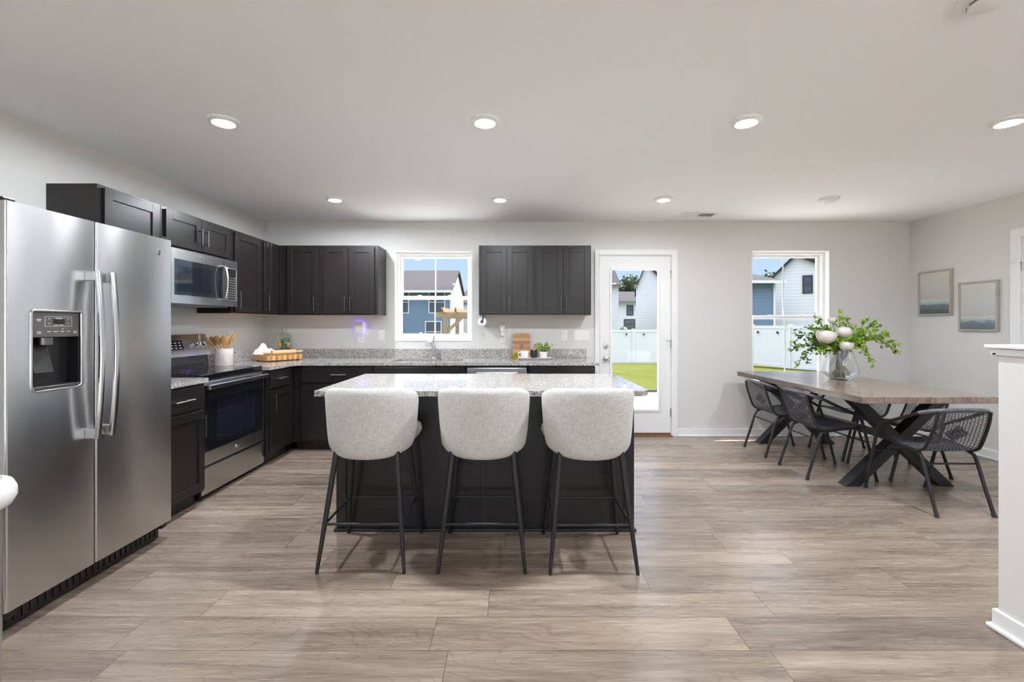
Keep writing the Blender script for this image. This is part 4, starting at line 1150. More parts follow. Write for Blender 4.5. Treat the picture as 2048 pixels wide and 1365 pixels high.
def peony(u, v, dy, r):
    t = Vector(tip(u, v, dy)); mb = MB(); rr = random.Random(int(u))
    for ly, cnt, op in ((0.55, 6, 0.15), (0.75, 8, 0.35), (0.92, 9, 0.6), (1.0, 10, 0.95)):
        for k in range(cnt):
            a = 2*PI*k/cnt+rr.random()
            pj = rr.uniform(-1,1)
            vs = []; fs = []; m, n = 4, 5
            for i in range(n+1):
                ph = -PI/2*0.85+(PI*0.82*(1-op*0.28))*i/n
                for j in range(m+1):
                    wdt = (0.55+0.25*math.sin(PI*i/n))*(j/m-0.5)*2*0.75
                    rad = r*ly*(1+0.20*(i/n)**2*op*(0.6+0.5*pj)+0.12*pj+0.05*math.sin(j*2.4)*(i/n))
                    vs.append(t+Vector((rad*math.cos(ph)*math.cos(a+wdt), rad*math.cos(ph)*math.sin(a+wdt), rad*0.95*math.sin(ph))))
            for i in range(n):
                for j in range(m): q = i*(m+1)+j; fs.append((q, q+1, q+m+2, q+m+1))
            mb.add(vs, fs)
    mb.ball(t+Vector((0,0,r*0.22)), r*0.60, r*0.60, r*0.58, 14, 8)
    p = mb.build('peony', M['petal'], bq, sharp=60)
    MB().tube(cr([t-Vector((0,0,r*0.8)), t*0.4+Vector((0,0,0.13)), Vector((t.x*0.08, t.y*0.08, 0.10))], 5), 0.003, 5).build('stem', M['leaf_dark'], p)
peony(1653, 673, -0.17, 0.066); peony(1689, 664, -0.17, 0.053); peony(1665, 641, 0.05, 0.030); peony(1693, 692, -0.19, 0.046)

# ------------------------------------------------------------------ framed pictures on the right wall
def picture(y0, y1, z0, z1, art, label):
    o = thing('framed_picture', label, 'picture', (XR, (y0+y1)/2, z0), 0, 'framed seascapes')
    d = 0.030; f = 0.018; xa, xb = XR-d, XR-0.0005
    mb = MB()
    mb.box(xa, xb, y0, y0+f, z0, z1, bev=0.0015, seg=1).box(xa, xb, y1-f, y1, z0, z1, bev=0.0015, seg=1).box(xa, xb, y0+f, y1-f, z0, z0+f, bev=0.0015, seg=1).box(xa, xb, y0+f, y1-f, z1-f, z1, bev=0.0015, seg=1)
    mb.build('frame', M['pale_frame'], o, world=True)
    MB().box(XR-d+0.010, XR-0.002, y0+f, y1-f, z0+f, z1-f).build('painting', M[art], o, world=True)
picture(4.556, 4.925, 1.368, 1.845, 'art1', 'framed seascape with darker water, higher one nearer the corner')
picture(4.118, 4.482, 1.206, 1.687, 'art2', 'framed pale seascape hanging lower, above the half wall')

# ------------------------------------------------------------------ trash can beside the refrigerator
tcn = thing('trash_can', 'white-lidded bin at the refrigerator corner, cut by the photo edge', 'bin', (-1.83, 1.393, 0))
MB().lathe([(0.130, 0.0), (0.150, 0.006), (0.152, 0.06), (0.162, 0.66), (0.0, 0.66)], (0,0,0), 36).build('body', M['steel'], tcn)
mb = MB().lathe([(0.165, 0.660), (0.180, 0.668), (0.190, 0.690), (0.190, 0.715), (0.180, 0.738), (0.155, 0.750), (0.150, 0.746), (0.0, 0.752)], (0,0,0), 40)
mb.build('lid', M['plastic'], tcn, sharp=60)
MB().lathe([(0.166, 0.0), (0.168, 0.02), (0.150, 0.030)], (0,0,0), 36).build('base_ring', M['plastic'], tcn)

# ------------------------------------------------------------------ things on the counters
def on(x, y): return (x, y, CT)
cx_, cy_ = -2.655, 4.10
ck = tag(MB().lathe([(0.0, 0.0), (0.070, 0.0), (0.074, 0.004), (0.075, 0.152), (0.073, 0.157), (0.068, 0.157), (0.067, 0.012), (0.0, 0.012)], (0,0,0), 32).build('utensil_crock', M['crock'], sharp=50), 'white textured crock of wooden spoons beside the range', 'crock')
ck.location = (cx_, cy_, CT+0.0005)
SPN = [(-0.150, 0.000, 1.160, 'slim', 'slim dark wooden spoon leaning farthest toward the range'), (-0.104, 0.030, 1.162, 'slotted', 'narrow wooden spatula second from the range in the crock'), (-0.062, -0.020, 1.170, 'round', 'broad wooden spoon third from the range in the crock'),
       (0.002, -0.030, 1.170, 'round', 'pale round wooden spoon at the middle of the crock'), (0.036, 0.020, 1.158, 'flat', 'flat wooden turner beside the outermost spoon in the crock'), (0.090, 0.0, 1.190, 'slotted', 'tall wooden spoon leaning out of the crock toward the corner')]
# lean mostly across the line of sight from the room
ax = Vector((0.84, 0.54, 0)).normalized(); ay = Vector((-0.54, 0.84, 0))
for (a, b, zt, kind, lab) in SPN:
    foot = Vector((cx_, cy_, CT+0.020))-ax*a*0.36-ay*b*0.8; top = Vector((cx_, cy_, zt))+ax*a+ay*(b-0.02)
    d = (top-foot).normalized()
    o = thing('wooden_spoon', lab, 'spoon', foot, 0, 'wooden spoons in the crock')
    mb = MB(); L = (top-foot).length
    mb.tube([(0,0,0), d*(L*0.55), d*(L*0.74)], [0.0052, 0.006, 0.007], 8); mb.build('handle', M['spoon'], o)
    w = {'round': 0.027, 'slim': 0.017, 'flat': 0.022, 'slotted': 0.021}[kind]
    mb = MB().ball((0,0,0), w, 0.006, L*0.17, 16, 10)
    q = Vector((0,0,1)).rotation_difference(d).to_matrix().to_4x4()
    rz = Matrix.Rotation(math.atan2(ax.y, ax.x), 4, 'Z')
    mb.xf(Matrix.Translation(d*(L*0.83)) @ q @ rz); mb.build('bowl', M['spoon'], o)

e1 = Vector((0.574, 0.819, 0)); e2 = Vector((-0.819, 0.574, 0)); bc0 = Vector((-2.46, 4.47, CT))
def bpt(a, b, z=0.0): return bc0+e1*a+e2*b+Vector((0,0,z))
ang = math.atan2(0.819, 0.574)
cb = thing('cutting_board', 'thick striped wooden cutting board in the counter corner', 'cutting board', bpt(0.195, 0.165, 0.0), ang)
MB().prism(rrect(-0.195, 0.195, -0.165, 0.165, 0.035), 0.010, 0.060).build('block', M['board'], cb)
for sx_ in (-1, 1):
    for sy_ in (-1, 1): MB().lathe([(0.014, 0.0), (0.014, 0.0102)], (sx_*0.15, sy_*0.12, 0), 12).build('foot', M['rubber'], cb)
BT = 0.060
rpn = thing('rolling_pin', 'pale wooden rolling pin lying on the striped board', 'rolling pin', bpt(0.215, 0.085, BT+0.026), math.radians(58))
MB().lathe([(0.0, -0.130), (0.022, -0.130), (0.025, -0.122), (0.025, 0.122), (0.022, 0.130), (0.0, 0.130)], (0,0,0), 24, axis='x').build('roller', M['pinwood'], rpn)
for s in (-1, 1): MB().lathe([(0.006, s*0.130), (0.006, s*0.140), (0.012, s*0.155), (0.013, s*0.190), (0.007, s*0.215), (0.0, s*0.216)], (0,0,0), 16, axis='x').build('handle', M['pinwood'], rpn)
# crumpled towel
mb = MB(); vs = []; fs = []; n, m = 26, 22
rr = random.Random(3)
from mathutils import noise as mnoise
for i in range(n+1):
    for j in range(m+1):
        a = -1+2*i/n; b = -1+2*j/m
        rr_ = math.sqrt(a*a+b*b)
        h = (0.098*math.exp(-((a+0.35)/0.42)**2)+0.045*math.exp(-((a-0.45)/0.45)**2))*max(0, 1-abs(b)**1.6)+0.012
        f = mnoise.noise(Vector((a*1.9+4, b*2.3, 0.7)))*0.020+abs(mnoise.noise(Vector((a*3.4-b*2.6, b*1.6+a, 5.0))))*0.060-0.010
        vs.append((a*0.105+0.012*math.sin(b*4), b*0.075, max(0.003, h+f*max(0.2, 1-rr_*0.6))))
for i in range(n):
    for j in range(m): q = i*(m+1)+j; fs.append((q, q+1, q+m+2, q+m+1))
# thickness: a lower sheet
k0 = len(vs); vs += [(x, y, max(0.0, z-0.006)) for (x, y, z) in vs]
fs += [(q[3]+k0, q[2]+k0, q[1]+k0, q[0]+k0) for q in fs]
def rim(idx): 
    for a, b in zip(idx, idx[1:]): fs.append((a, b, b+k0, a+k0))
rim([i*(m+1) for i in range(n+1)]); rim([i*(m+1)+m for i in range(n+1)]); rim(list(range(m+1))); rim([n*(m+1)+j for j in range(m+1)])
mb.add(vs, fs)
tw = tag(mb.build('kitchen_towel', M['towel'], sharp=80), 'crumpled white kitchen towel heaped on the striped board', 'towel')
tw.location = bpt(0.100, 0.225, BT+0.0005); tw.rotation_euler = (0, 0, math.radians(20))
# bottle with greens
bp = bpt(0.300, 0.238, BT+0.0005)
bo = [(0.0, 0.0), (0.068, 0.0), (0.074, 0.006), (0.076, 0.12), (0.074, 0.175), (0.060, 0.215), (0.034, 0.232), (0.030, 0.238), (0.030, 0.268), (0.040, 0.274), (0.040, 0.284)]
bi = [(0.034, 0.284), (0.034, 0.278), (0.026, 0.268), (0.026, 0.238), (0.030, 0.230), (0.056, 0.212), (0.070, 0.174), (0.072, 0.12), (0.070, 0.010), (0.0, 0.010)]
bt = tag(MB().lathe(bo+bi, (0,0,0), 36).build('glass_bottle', M['bottle'], sharp=50), 'greenish glass bottle of leaves and lemon in the counter corner', 'bottle'); bt.location = bp
hb_ = thing('herb_bunch', 'green leaves and lemon peel packed inside the glass bottle', 'herbs', bp+Vector((0,0,0.0105)))
mb = MB()
for k in range(150):
    a = rnd.uniform(0, 2*PI); r0 = 0.052*math.sqrt(rnd.random()); p = Vector((r0*math.cos(a), r0*math.sin(a), rnd.uniform(0.01, 0.15)))
    leaf(mb, p, (rv()+Vector((0,0,0.8)))*1.0, rv(), 0.026, 0.014, 0)
mb.build('leaves', M['leaf_dark'], hb_, flat=True)
for (x, y, z) in ((-0.04, -0.02, 0.115), (-0.03, -0.035, 0.085), (0.045, -0.01, 0.09)):
    MB().ball((x, y, z), 0.020, 0.016, 0.022, 12, 8).build('lemon_piece', M['lemon'], hb_)

# tray group
tr = tag(MB().prism(rrect(-0.165, 0.165, -0.062, 0.062, 0.012), 0.0, 0.010).add([], []).build('serving_tray', M['ceramic']), 'white rectangular tray holding mug, jar and potted plant', 'tray')
_t = MB()
ro = rrect(-0.182, 0.182, -0.080, 0.080, 0.016, 4); rb = rrect(-0.158, 0.158, -0.058, 0.058, 0.012, 4); ri = rrect(-0.176, 0.176, -0.074, 0.074, 0.016, 4); rf = rrect(-0.154, 0.154, -0.055, 0.055, 0.012, 4)
N_ = len(ro)
vs = [(x, y, 0.0) for x, y in rb]+[(x, y, 0.022) for x, y in ro]+[(x, y, 0.022) for x, y in ri]+[(x, y, 0.006) for x, y in rf]
fs = [tuple(reversed(range(N_)))]
for lv in range(3):
    for i in range(N_): j = (i+1) % N_; fs.append((lv*N_+i, lv*N_+j, (lv+1)*N_+j, (lv+1)*N_+i))
fs.append(tuple(3*N_+i for i in range(N_)))
_t.add(vs, fs); old = tr.data; tmp = _t.build('serving_tray_shape', M['ceramic']); tr.data = tmp.data; bpy.data.objects.remove(tmp)
TRX, TRY = 0.245, 4.80
tr.location = on(TRX, TRY)
mg = thing('mug', 'cream white mug on the tray in front of the bamboo board', 'mug', (0.137, 4.785, CT+0.0065))
MB().lathe([(0.0, 0.0), (0.036, 0.0), (0.040, 0.004), (0.045, 0.082), (0.044, 0.085), (0.041, 0.085), (0.037, 0.008), (0.0, 0.008)], (0,0,0), 28).build('body', M['ceramic'], mg, sharp=50)
MB().tube(cr([(-0.041, 0, 0.070), (-0.062, 0, 0.070), (-0.072, 0, 0.048), (-0.062, 0, 0.024), (-0.039, 0, 0.018)], 5), 0.0055, 8).build('handle', M['ceramic'], mg)
jr = thing('canister', 'black glossy canister on the tray between mug and plant', 'canister', (0.237, 4.80, CT+0.0065))
MB().lathe([(0.0, 0.0), (0.029, 0.0), (0.034, 0.006), (0.036, 0.050), (0.032, 0.095), (0.029, 0.100), (0.0, 0.100)], (0,0,0), 24).build('body', M['oven_glass'], jr, sharp=50)
MB().lathe([(0.0, 0.1002), (0.029, 0.1002), (0.029, 0.112), (0.024, 0.116), (0.0, 0.116)], (0,0,0), 24).build('lid', M['spoon'], jr)
pt = thing('potted_plant', 'small bushy green plant in a white ribbed pot on the tray', 'plant', (0.338, 4.80, CT+0.0065))
mb = MB(); vs = []; fs = []; seg = 48
for (r, z) in [(0.034, 0.0), (0.037, 0.004), (0.044, 0.072), (0.046, 0.080), (0.040, 0.080), (0.037, 0.066)]:
    for k in range(seg): a = 2*PI*k/seg; q = r*(1+(0.025 if k % 2 else -0.02)*(1 if 0.001 < z < 0.079 else 0)); vs.append((q*math.cos(a), q*math.sin(a), z))
for i in range(5):
    for k in range(seg): l = (k+1) % seg; fs.append((i*seg+k, i*seg+l, (i+1)*seg+l, (i+1)*seg+k))
fs.append(tuple(reversed(range(seg)))); fs.append(tuple(5*seg+k for k in range(seg)))
mb.add(vs, fs); mb.build('pot', M['ceramic'], pt)
mb = MB()
for k in range(46):
    a = rnd.uniform(0, 2*PI); el = rnd.uniform(0.15, 1.4); d = Vector((math.cos(a)*math.cos(el), math.sin(a)*math.cos(el)*0.8, math.sin(el)))
    L = rnd.uniform(0.07, 0.135); b0 = Vector((0.015*math.cos(a), 0.015*math.sin(a), 0.066))
    if b0.y+d.y*L > 0.13: continue
    pp = cr([b0, b0+d*L*0.5+Vector((0,0,0.01)), b0+d*L], 3); mb.tube(pp, 0.0009, 4, 1)
    for j in range(9):
        f = 0.35+0.65*j/9; q = b0+d*L*f+Vector((0,0,0.008*math.sin(PI*f)))
        leaf(mb, q, (d*0.4+rv()).normalized(), rv()+Vector((0,-0.5,0.7)), 0.019, 0.011, 2 if rnd.random() < 0.25 else 0)
mb.build('foliage', [M['leaf'], M['twig'], M['leaf_dark']], pt, flat=True)
# small bamboo board leaning on the backsplash
bb = thing('bamboo_board', 'small banded bamboo board with dark mark leaning on the backsplash', 'cutting board', (0.106, 4.955, CT+0.002))
lean = Matrix.Rotation(math.radians(-14.0), 4, 'X')
poly = rrect(-0.097, 0.097, 0.0, 0.285, 0.022, 5)
mb = MB().prism(poly, 0.0, 0.012, 'xz'); mb.xf(lean); mb.build('board', M['bamboo'], bb)
mb = MB().lathe([(0.010, 0.0003), (0.010, 0.0012), (0.0072, 0.0012), (0.0072, 0.0003)], (0, 0, 0.262), 18, axis='y'); mb.xf(lean); mb.build('hang_hole', M['steel_dark'], bb)
mb = MB()
for (x0, x1, z0, z1) in [(-0.018, -0.013, 0.105, 0.165), (-0.018, 0.018, 0.105, 0.110), (0.0, 0.018, 0.122, 0.126), (0.0, 0.018, 0.136, 0.140), (-0.004, 0.0, 0.122, 0.165), (0.006, 0.010, 0.146, 0.165), (0.014, 0.018, 0.122, 0.165)]:
    mb.box(x0, x1, -0.0008, 0.0, z0, z1)
mb.xf(lean); mb.build('burned_mark', M['rubber'], bb)
ar = tag(MB().build('artichoke', M['artichoke']), 'yellow-green artichoke resting at the end of the tray', 'artichoke')
mb = MB().ball((0, 0, 0.037), 0.030, 0.030, 0.034, 14, 10)
for ly in range(6):
    z = 0.010+ly*0.010; rad = 0.035*math.sqrt(max(0.1, 1-((z-0.034)/0.040)**2)); cnt = 9-ly//2
    for k in range(cnt):
        a = 2*PI*(k+0.5*(ly % 2))/cnt; p = Vector((rad*0.85*math.cos(a), rad*0.85*math.sin(a), z))
        leaf(mb, p, Vector((math.cos(a)*0.35, math.sin(a)*0.35, 1)), Vector((math.cos(a), math.sin(a), 0)), 0.024, 0.022)
tmp = mb.build('artichoke_shape', M['artichoke'], flat=True); ar.data = tmp.data; bpy.data.objects.remove(tmp)
ar.location = (0.028, 4.735, CT)

# paper towel roll under the cabinet
pr = thing('paper_towel_holder', 'black paper towel bracket under the cabinet beside the sink window', 'holder', (-0.322, 4.80, UB))
mb = MB().box(-0.008, 0.028, -0.030, 0.10, -0.004, 0.0).box(0.006, 0.020, -0.045, -0.033, -0.030, 0.0)
mb.box(0.006, 0.020, -0.045, 0.0, -0.004, 0.0)
mb.tube([(0.013, -0.039, -0.028), (0.0, -0.039, -0.067)], 0.006, 8)
mb.build('bracket', M['darkmetal'], pr)
MB().tube([(0, -0.052, -0.067), (0, 0.22, -0.067)], 0.014, 14).build('rod', M['darkmetal'], pr)
tag(MB().lathe([(0.016, -0.220), (0.046, -0.220), (0.046, 0.034), (0.016, 0.034), (0.016, -0.220)], (-0.322, 4.80, UB-0.067), 32, axis='y').build('paper_towel_roll', M['towel'], loc=(-0.322, 4.80, UB-0.067)), 'white paper towel roll hanging under the cabinet beside the sink window', 'paper towel')

# ------------------------------------------------------------------ wall plates
def plate(name, label, cat, x, z, w, h, kind, n=1, wall='back', group='wall plates'):
    loc = (x, YB, z); rot = 0
    if wall == 'left': loc = (XL, x, z); rot = A90
    o = thing(name, label, cat, loc, rot, group)
    MB().box(-w/2, w/2, -0.006, -0.0005, -h/2, h/2, bev=0.002).build('cover_plate', M['plastic'], o)
    if kind == 'outlet':
        for q in (-1, 1):
            r_ = MB().box(-0.016, 0.016, -0.008, -0.006, q*0.020-0.013, q*0.020+0.013, bev=0.001).build('receptacle', M['plastic'], o)
            MB().box(-0.008, -0.006, -0.0085, -0.0078, q*0.020-0.004, q*0.020+0.006).box(0.006, 0.008, -0.0085, -0.0078, q*0.020-0.004, q*0.020+0.006).box(-0.002, 0.002, -0.0085, -0.0078, q*0.020-0.010, q*0.020-0.006).build('slots', M['steel_dark'], r_)
    else:
        for k in range(n):
            xx = (k-(n-1)/2)*0.046
            MB().box(xx-0.005, xx+0.005, -0.014, -0.006, -0.010, 0.010, bev=0.002).build('toggle', M['plastic'], o)
    return o
plate('wall_outlet', 'white outlet below the violet night light', 'outlet', -1.718, 1.118, 0.072, 0.116, 'outlet')
plate('light_switch', 'single white switch plate beside the kitchen window', 'switch', -1.485, 1.150, 0.072, 0.118, 'switch')
plate('wall_outlet', 'white outlet with plug-in above the bamboo board', 'outlet', -0.108, 1.118, 0.072, 0.116, 'outlet')
plate('wall_outlet', 'plain white outlet above the backsplash past the potted plant', 'outlet', 0.594, 1.147, 0.072, 0.116, 'outlet')
plate('light_switch', 'white three-toggle switch plate beside the garden door', 'switch', 0.790, 1.147, 0.172, 0.116, 'switch', 3)
plate('wall_outlet', 'white outlet on the range wall behind the spoon crock', 'outlet', 4.42, 1.150, 0.072, 0.116, 'outlet', 1, 'left')
nl = thing('night_light', 'white plug-in night light with violet glow under the cabinet', 'night light', (-1.726, YB, 1.232))
MB().box(-0.048, 0.048, -0.056, -0.022, -0.072, 0.070, bev=0.014, seg=4).build('housing', M['plastic'], nl)
MB().box(-0.038, 0.038, -0.022, -0.006, -0.055, 0.060, bev=0.004).build('glow_strip', M['violet'], nl)
pg = thing('plug_in_freshener', 'white plug-in device above the outlet by the bamboo board', 'plug-in', (-0.108, YB, 1.215))
MB().box(-0.030, 0.030, -0.050, -0.010, -0.025, 0.060, bev=0.012, seg=3).build('cap', M['plastic'], pg)
MB().box(-0.024, 0.024, -0.044, -0.009, -0.075, -0.026, bev=0.008).build('plug_body', M['plastic'], pg)

# ------------------------------------------------------------------ outside
mb = MB(); vs = []; fs = []
gp = [(-60, 0), (-20, 0)]
def gz(y): return -0.16 if y < 8 else -0.16-(min(y, 24)-8)/16*0.62
ys = [-40, YF-0.2, YB+0.2, 8, 12, 16, 20, 24, 40, 90]
for y in ys:
    for x in (-70, -10, 0, 10, 70): vs.append((x, y, gz(y)))
for i in range(len(ys)-1):
    for j in range(4): q = i*5+j; fs.append((q, q+1, q+6, q+5))
mb.add(vs, fs)
struct(mb.build('lawn', M['lawn']), 'mown green lawn behind the house')
pts = [(0.2, YB+0.2), (4.4, YB+0.2), (4.4, 8.4)]+[(4.4-4.2*k/10, 8.4+0.35*math.sin(PI*k/10)) for k in range(1, 10)]+[(0.2, 8.4)]
struct(MB().prism(pts, -0.14, -0.06).box(-3.2, 0.2, YB+0.2, 8.4, -0.14, -0.06).box(4.4, 6.5, YB+0.2, 8.4, -0.14, -0.06).build('patio', M['concrete']), 'pale concrete patio outside the garden door')  # both side slabs added to bounce sun onto the ceiling
arc = [(0.4+3.4*k/14, YB+1.45-0.75*(k/14)**1.5) for k in range(15)]
struct(MB().prism([(0.4, YB+0.21), (3.8, YB+0.21)]+list(reversed(arc)), -0.06, -0.035).build('paver_step', M['paver']), 'curved brown paver step outside the door')
struct(MB().box(-6, 9, YF-9, YF-0.2, -0.14, -0.06).build('bounce_pad', M['concrete']), 'added pale concrete pad bouncing sunlight in at the rear')  # unseen slab added to bounce sun in through the rear openings
struct(MB().box(1.6, 4.6, 8.72, 8.80, -0.16, 0.0, bev=0.01).build('edging', M['rubber']), 'dark edging along the patio')

def fence(label, p0, p1, z0, z1, npan, name='vinyl_fence', zs=0.0):
    p0 = Vector((*p0, 0)); p1 = Vector((*p1, 0)); d = (p1-p0); L = d.length; a = math.atan2(d.y, d.x)
    o = thing(name, label, 'fence', (p0.x, p0.y, z0), a)
    h = z1-z0
    mb = MB().box(0, L, -0.02, 0.02, 0.05, h-0.02)
    for k in range(int(L/0.28)): mb.box(0.28*k, 0.28*k+0.006, -0.022, -0.02, 0.15, h-0.15)
    mb.build('panel', M['fence'], o)
    MB().box(0, L, -0.035, 0.035, h-0.13, h).box(0, L, -0.035, 0.035, 0.03, 0.17).build('rail', M['fence'], o)
    for k in range(npan+1):
        x = L*k/npan
        MB().box(x-0.065, x+0.065, -0.065, 0.065, 0, h+0.06).build('post', M['fence'], o)
    return o
fence('white vinyl fence across the lawn seen through the garden door', (4.3, 23.5), (10.6, 23.5), -0.79, 1.00, 3)
fence('white vinyl fence seen low through the sink window', (-14.0, 23.9), (4.2, 23.9), -1.0, 0.80, 8)
fence('white vinyl side fence seen through the dining window', (10.75, 22.9), (12.7, 14.6), -0.60, 1.23, 4)
def dot(name, label, p):
    o = MB().ball((0,0,0), 0.055, 0.04, 0.055, 10, 8).build(name, M['rubber']); o.location = p; return tag(o, label, 'light', 'small dark fence lights')
for (x, lab) in ((6.03, 'small dark light on the lawn fence, the one nearer the kitchen'), (6.95, 'small dark light on the lawn fence, the one nearer the door hinge')): dot('fence_light', lab, (x, 23.42, 0.78))
for (f, lab) in ((0.19, 'small dark light on the side fence nearest the window edge'), (0.30, 'small dark light on the side fence, middle of three'), (0.43, 'small dark light on the side fence nearest the window bar')):
    q = Vector((10.75, 22.9, 0)).lerp(Vector((12.7, 14.6, 0)), f); dot('fence_light', lab, (q.x-0.075, q.y-0.02, 0.93))

def hwin(o, face, c, w, h, trim=None, local=False):
    """window on a wall: face 'y' (toward the viewer) or 'x'"""
    x, y, z = c; t = 0.09
    def bx(m, a0, a1, d0, d1, z0, z1):
        if face == 'y': m.box(x+a0, x+a1, y-d1, y-d0, z+z0, z+z1)
        else: m.box(x+d0, x+d1, y+a0, y+a1, z+z0, z+z1)
    m = MB(); bx(m, -w/2-t, w/2+t, 0, 0.05, -h/2-t, -h/2); bx(m, -w/2-t, w/2+t, 0, 0.05, h/2, h/2+t); bx(m, -w/2-t, -w/2, 0, 0.05, -h/2, h/2); bx(m, w/2, w/2+t, 0, 0.05, -h/2, h/2)
    bx(m, -w/2, w/2, 0.0, 0.045, -0.03, 0.03)
    f = m.build('window', M['fence'] if trim is None else trim, o, world=not local)
    m = MB(); bx(m, -w/2, w/2, 0.0, 0.02, -h/2, h/2); m.build('pane', M['house_glass'], f, world=not local)
# blue house through the sink window
hs = thing('house', 'blue-sided two-storey house with grey roof beyond the sink window', 'house', (-13, 51, -1.0))
mb = MB().box(-20.0, -6.27, 45.0, 57.0, -1.0, 4.75); mb.build('walls', M['sid_blue'], hs, world=True)
mb = MB().prism([(44.98, -1.0), (57.05, -1.0), (57.05, 4.75), (51, 7.35), (44.98, 4.75)], -6.27, -6.24, 'yz'); mb.build('gable_wall', M['sid_white'], hs, world=True)
mb = MB().prism([(44.4, 4.70), (51, 7.50), (57.6, 4.70), (57.6, 4.50), (51, 7.30), (44.4, 4.50)], -20.4, -6.0, 'yz'); mb.build('roof', M['roof'], hs, world=True)
MB().box(-20.4, -6.0, 44.3, 44.42, 4.48, 4.72).box(-6.27, -6.1, 44.9, 45.05, -1, 4.7).build('gutter', M['fence'], hs, world=True)
for (x, z, w, h) in [(-7.6, 3.55, 1.5, 2.1), (-10.95, 3.55, 0.9, 2.1), (-7.95, 0.55, 1.5, 2.0)]: hwin(hs, 'y', (x, 45.0, z), w, h)
hs2 = thing('house', 'white-sided house far behind the pergola', 'house', (-3, 62, -1.0))
MB().box(-6.9, -1.0, 60.0, 68.0, -1.0, 4.2).build('walls', M['sid_white'], hs2, world=True)
MB().prism([(59.6, 4.2), (64, 6.2), (68.4, 4.2)], -6.7, -0.8, 'yz').build('roof', M['roof'], hs2, world=True)
hwin(hs2, 'y', (-5.1, 60.0, 0.9), 1.2, 1.3)
# pergola
pg_ = thing('pergola', 'raw timber pergola standing on the lawn beyond the sink window', 'pergola', (-0.8, 15, -0.45))
for x in (-2.09, 0.9):
    for y in (14.0, 17.0): MB().box(x-0.07, x+0.07, y-0.07, y+0.07, gz(y), 1.50).build('post', M['timber'], pg_, world=True)
for y in (14.0, 17.0): MB().box(-2.42, 1.25, y-0.045, y+0.045, 1.50, 1.66).build('beam', M['timber'], pg_, world=True)
for k in range(9):
    x = -2.12+k*0.40; MB().prism([(13.45, 1.80), (13.45, 1.74), (13.60, 1.661), (17.4, 1.661), (17.55, 1.74), (17.55, 1.80)], x-0.03, x+0.03, 'yz').build('rafter', M['timber'], pg_, world=True)
for (x, s) in ((-2.09, 1), (0.9, -1)):
    MB().prism([(x+s*0.07, 1.00), (x+s*0.07, 1.14), (x+s*0.46, 1.499), (x+s*0.60, 1.499)], 13.96, 14.04, 'xz').build('brace', M['timber'], pg_, world=True)
# houses through the garden door
hs3 = thing('house', 'distant white house with two dark windows seen through the garden door', 'house', (13, 52, -1.0))
MB().box(11.0, 16.5, 50.0, 58.0, -1.0, 3.85).build('walls', M['sid_white'], hs3, world=True)
MB().prism([(49.4, 3.85), (54, 5.30), (58.6, 3.85)], 10.6, 17.0, 'yz').build('roof', M['roof'], hs3, world=True)
hwin(hs3, 'y', (13.25, 50.0, 2.9), 0.6, 1.0, M['rubber']); hwin(hs3, 'y', (13.2, 50.0, 1.35), 1.1, 0.95, M['rubber'])
hs4 = thing('house', 'tall white house side next to the distant one behind the lawn fence', 'house', (9.75, 35.0, -1.0), -math.atan2(9.75, 35.0))
MB().prism([(0, 0), (5.0, 0), (5.0, 4.2), (1.9, 5.7), (0.78, 7.0), (0, 5.14)], 0.0, 9.0, 'xz').build('walls', M['sid_white'], hs4)
MB().prism([(-0.10, 4.95), (0.78, 7.25), (1.95, 5.88), (5.2, 4.3), (5.2, 4.12), (1.9, 5.70), (0.78, 7.0), (-0.02, 5.05)], -0.2, 9.2, 'xz').build('roof', M['roof'], hs4)
hs5 = thing('house', 'white house edge with grey roof at the garden door glass edge', 'house', (6.6, 34, -1.0))
MB().box(2.0, 7.9, 33.0, 39.0, -1.0, 4.2).build('walls', M['sid_white'], hs5, world=True)
MB().prism([(32.6, 4.2), (36, 6.4), (39.4, 4.2)], 1.7, 8.0, 'yz').build('roof', M['roof'], hs5, world=True)
# houses through the dining window
hs6 = thing('house', 'blue house with hipped roof seen through the dining window', 'house', (13.2, 29, -1.0))
MB().box(11.0, 15.35, 26.0, 32.0, -1.0, 3.80).build('walls', M['sid_blue'], hs6, world=True)
MB().add([(10.6, 25.6, 3.80), (15.75, 25.6, 3.80), (15.75, 32.4, 3.80), (10.6, 32.4, 3.80), (12.6, 29.0, 4.95), (13.9, 29.0, 4.95)], [(0,1,5,4),(1,2,5),(2,3,4,5),(3,0,4),(0,3,2,1)]).build('roof', M['roof'], hs6, world=True)
MB().box(10.6, 15.75, 25.50, 25.60, 3.66, 3.82).build('gutter', M['fence'], hs6, world=True)
MB().box(15.25, 15.36, 25.94, 26.0, -1.0, 3.66).build('corner_board', M['fence'], hs6, world=True)
MB().lathe([(0.05, 0), (0.05, 0.4)], (14.2, 27.2, 4.25), 10).build('vent_pipe', M['fence'], hs6, world=True)
hs7 = thing('house', 'white gabled house with one small dark window through the dining window', 'house', (16.6, 28.2, -1.0), -math.atan2(16.6, 28.2))
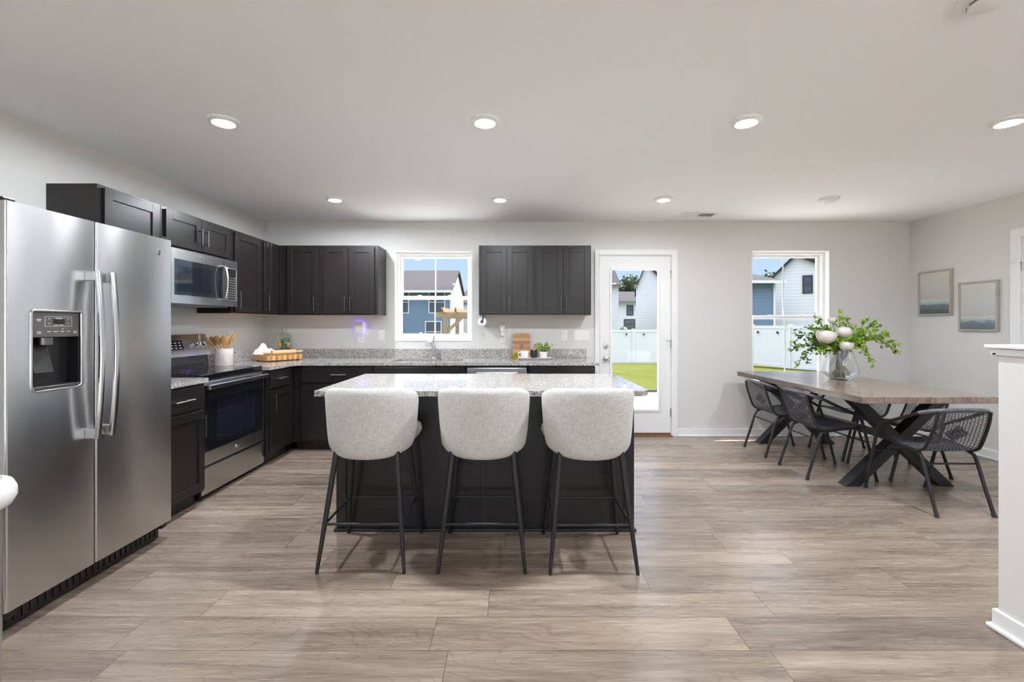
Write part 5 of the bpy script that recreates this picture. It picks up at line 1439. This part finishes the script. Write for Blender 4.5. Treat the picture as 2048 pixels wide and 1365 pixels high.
MB().prism([(0, 0), (6.4, 0), (6.4, 3.6), (1.20, 6.55), (0, 5.35)], 0.0, 9.0, 'xz').build('walls', M['sid_white'], hs7)
MB().prism([(-0.30, 5.12), (1.20, 6.75), (6.7, 3.65), (6.7, 3.45), (1.20, 6.55), (-0.22, 5.02)], -0.25, 9.2, 'xz').build('roof', M['roof'], hs7)
MB().prism([(1.3, 6.6), (1.9, 7.15), (6.6, 7.15), (6.6, 4.6)], 2.2, 9.1, 'xz').build('rear_roof', M['roof'], hs7)
hwin(hs7, 'y', (1.78, 0.0, 4.75), 0.36, 0.95, M['rubber'], local=True)

def tree(label, c, r, h, n, seed):
    rr = random.Random(seed); o = thing('tree', label, 'tree', (c[0], c[1], -1.0), 0, 'trees behind the houses')
    MB().tube([(0, 0, 0), (0.1, 0, h*0.45), (0, 0.1, h*0.8)], [0.28, 0.2, 0.08], 8).build('trunk', M['twig'], o)
    mb = MB(); bl = []
    for k in range(12):
        a = rr.uniform(0, 2*PI); q = rr.uniform(0.2, 0.75); bl.append((Vector((r*q*math.cos(a), r*q*math.sin(a), h*rr.uniform(0.55, 0.95))), r*rr.uniform(0.35, 0.55)))
    for k in range(n):
        b, s = bl[k % len(bl)]
        d = Vector((rr.gauss(0,1), rr.gauss(0,1), rr.gauss(0,1))).normalized()
        p = b+d*s*rr.uniform(0.6, 1.0)
        leaf(mb, p, Vector((rr.gauss(0,1), rr.gauss(0,1), rr.gauss(0,1))), d, 0.42, 0.26)
    for b, s in bl: mb.ball(b, s*0.6, s*0.6, s*0.6, 8, 6)
    mb.build('crown', M['tree_leaf'], o, flat=True)
tree('green tree rising behind the distant white house', (16.6, 64.0), 2.3, 9.0, 1800, 1)
tree('green tree between the blue and white houses at the dining window', (27.4, 46.0), 1.7, 8.2, 1500, 2)
tree('green tree at the far side of the blue house', (-7.0, 72.0), 2.6, 7.2, 900, 3)
tag(MB().ball((0, 0, 0.9), 0.65, 0.6, 0.95, 12, 8).build('shrub', M['tree_leaf']), 'small green shrub above the lawn fence', 'shrub').location = (12.2, 48.5, gz(48.5))
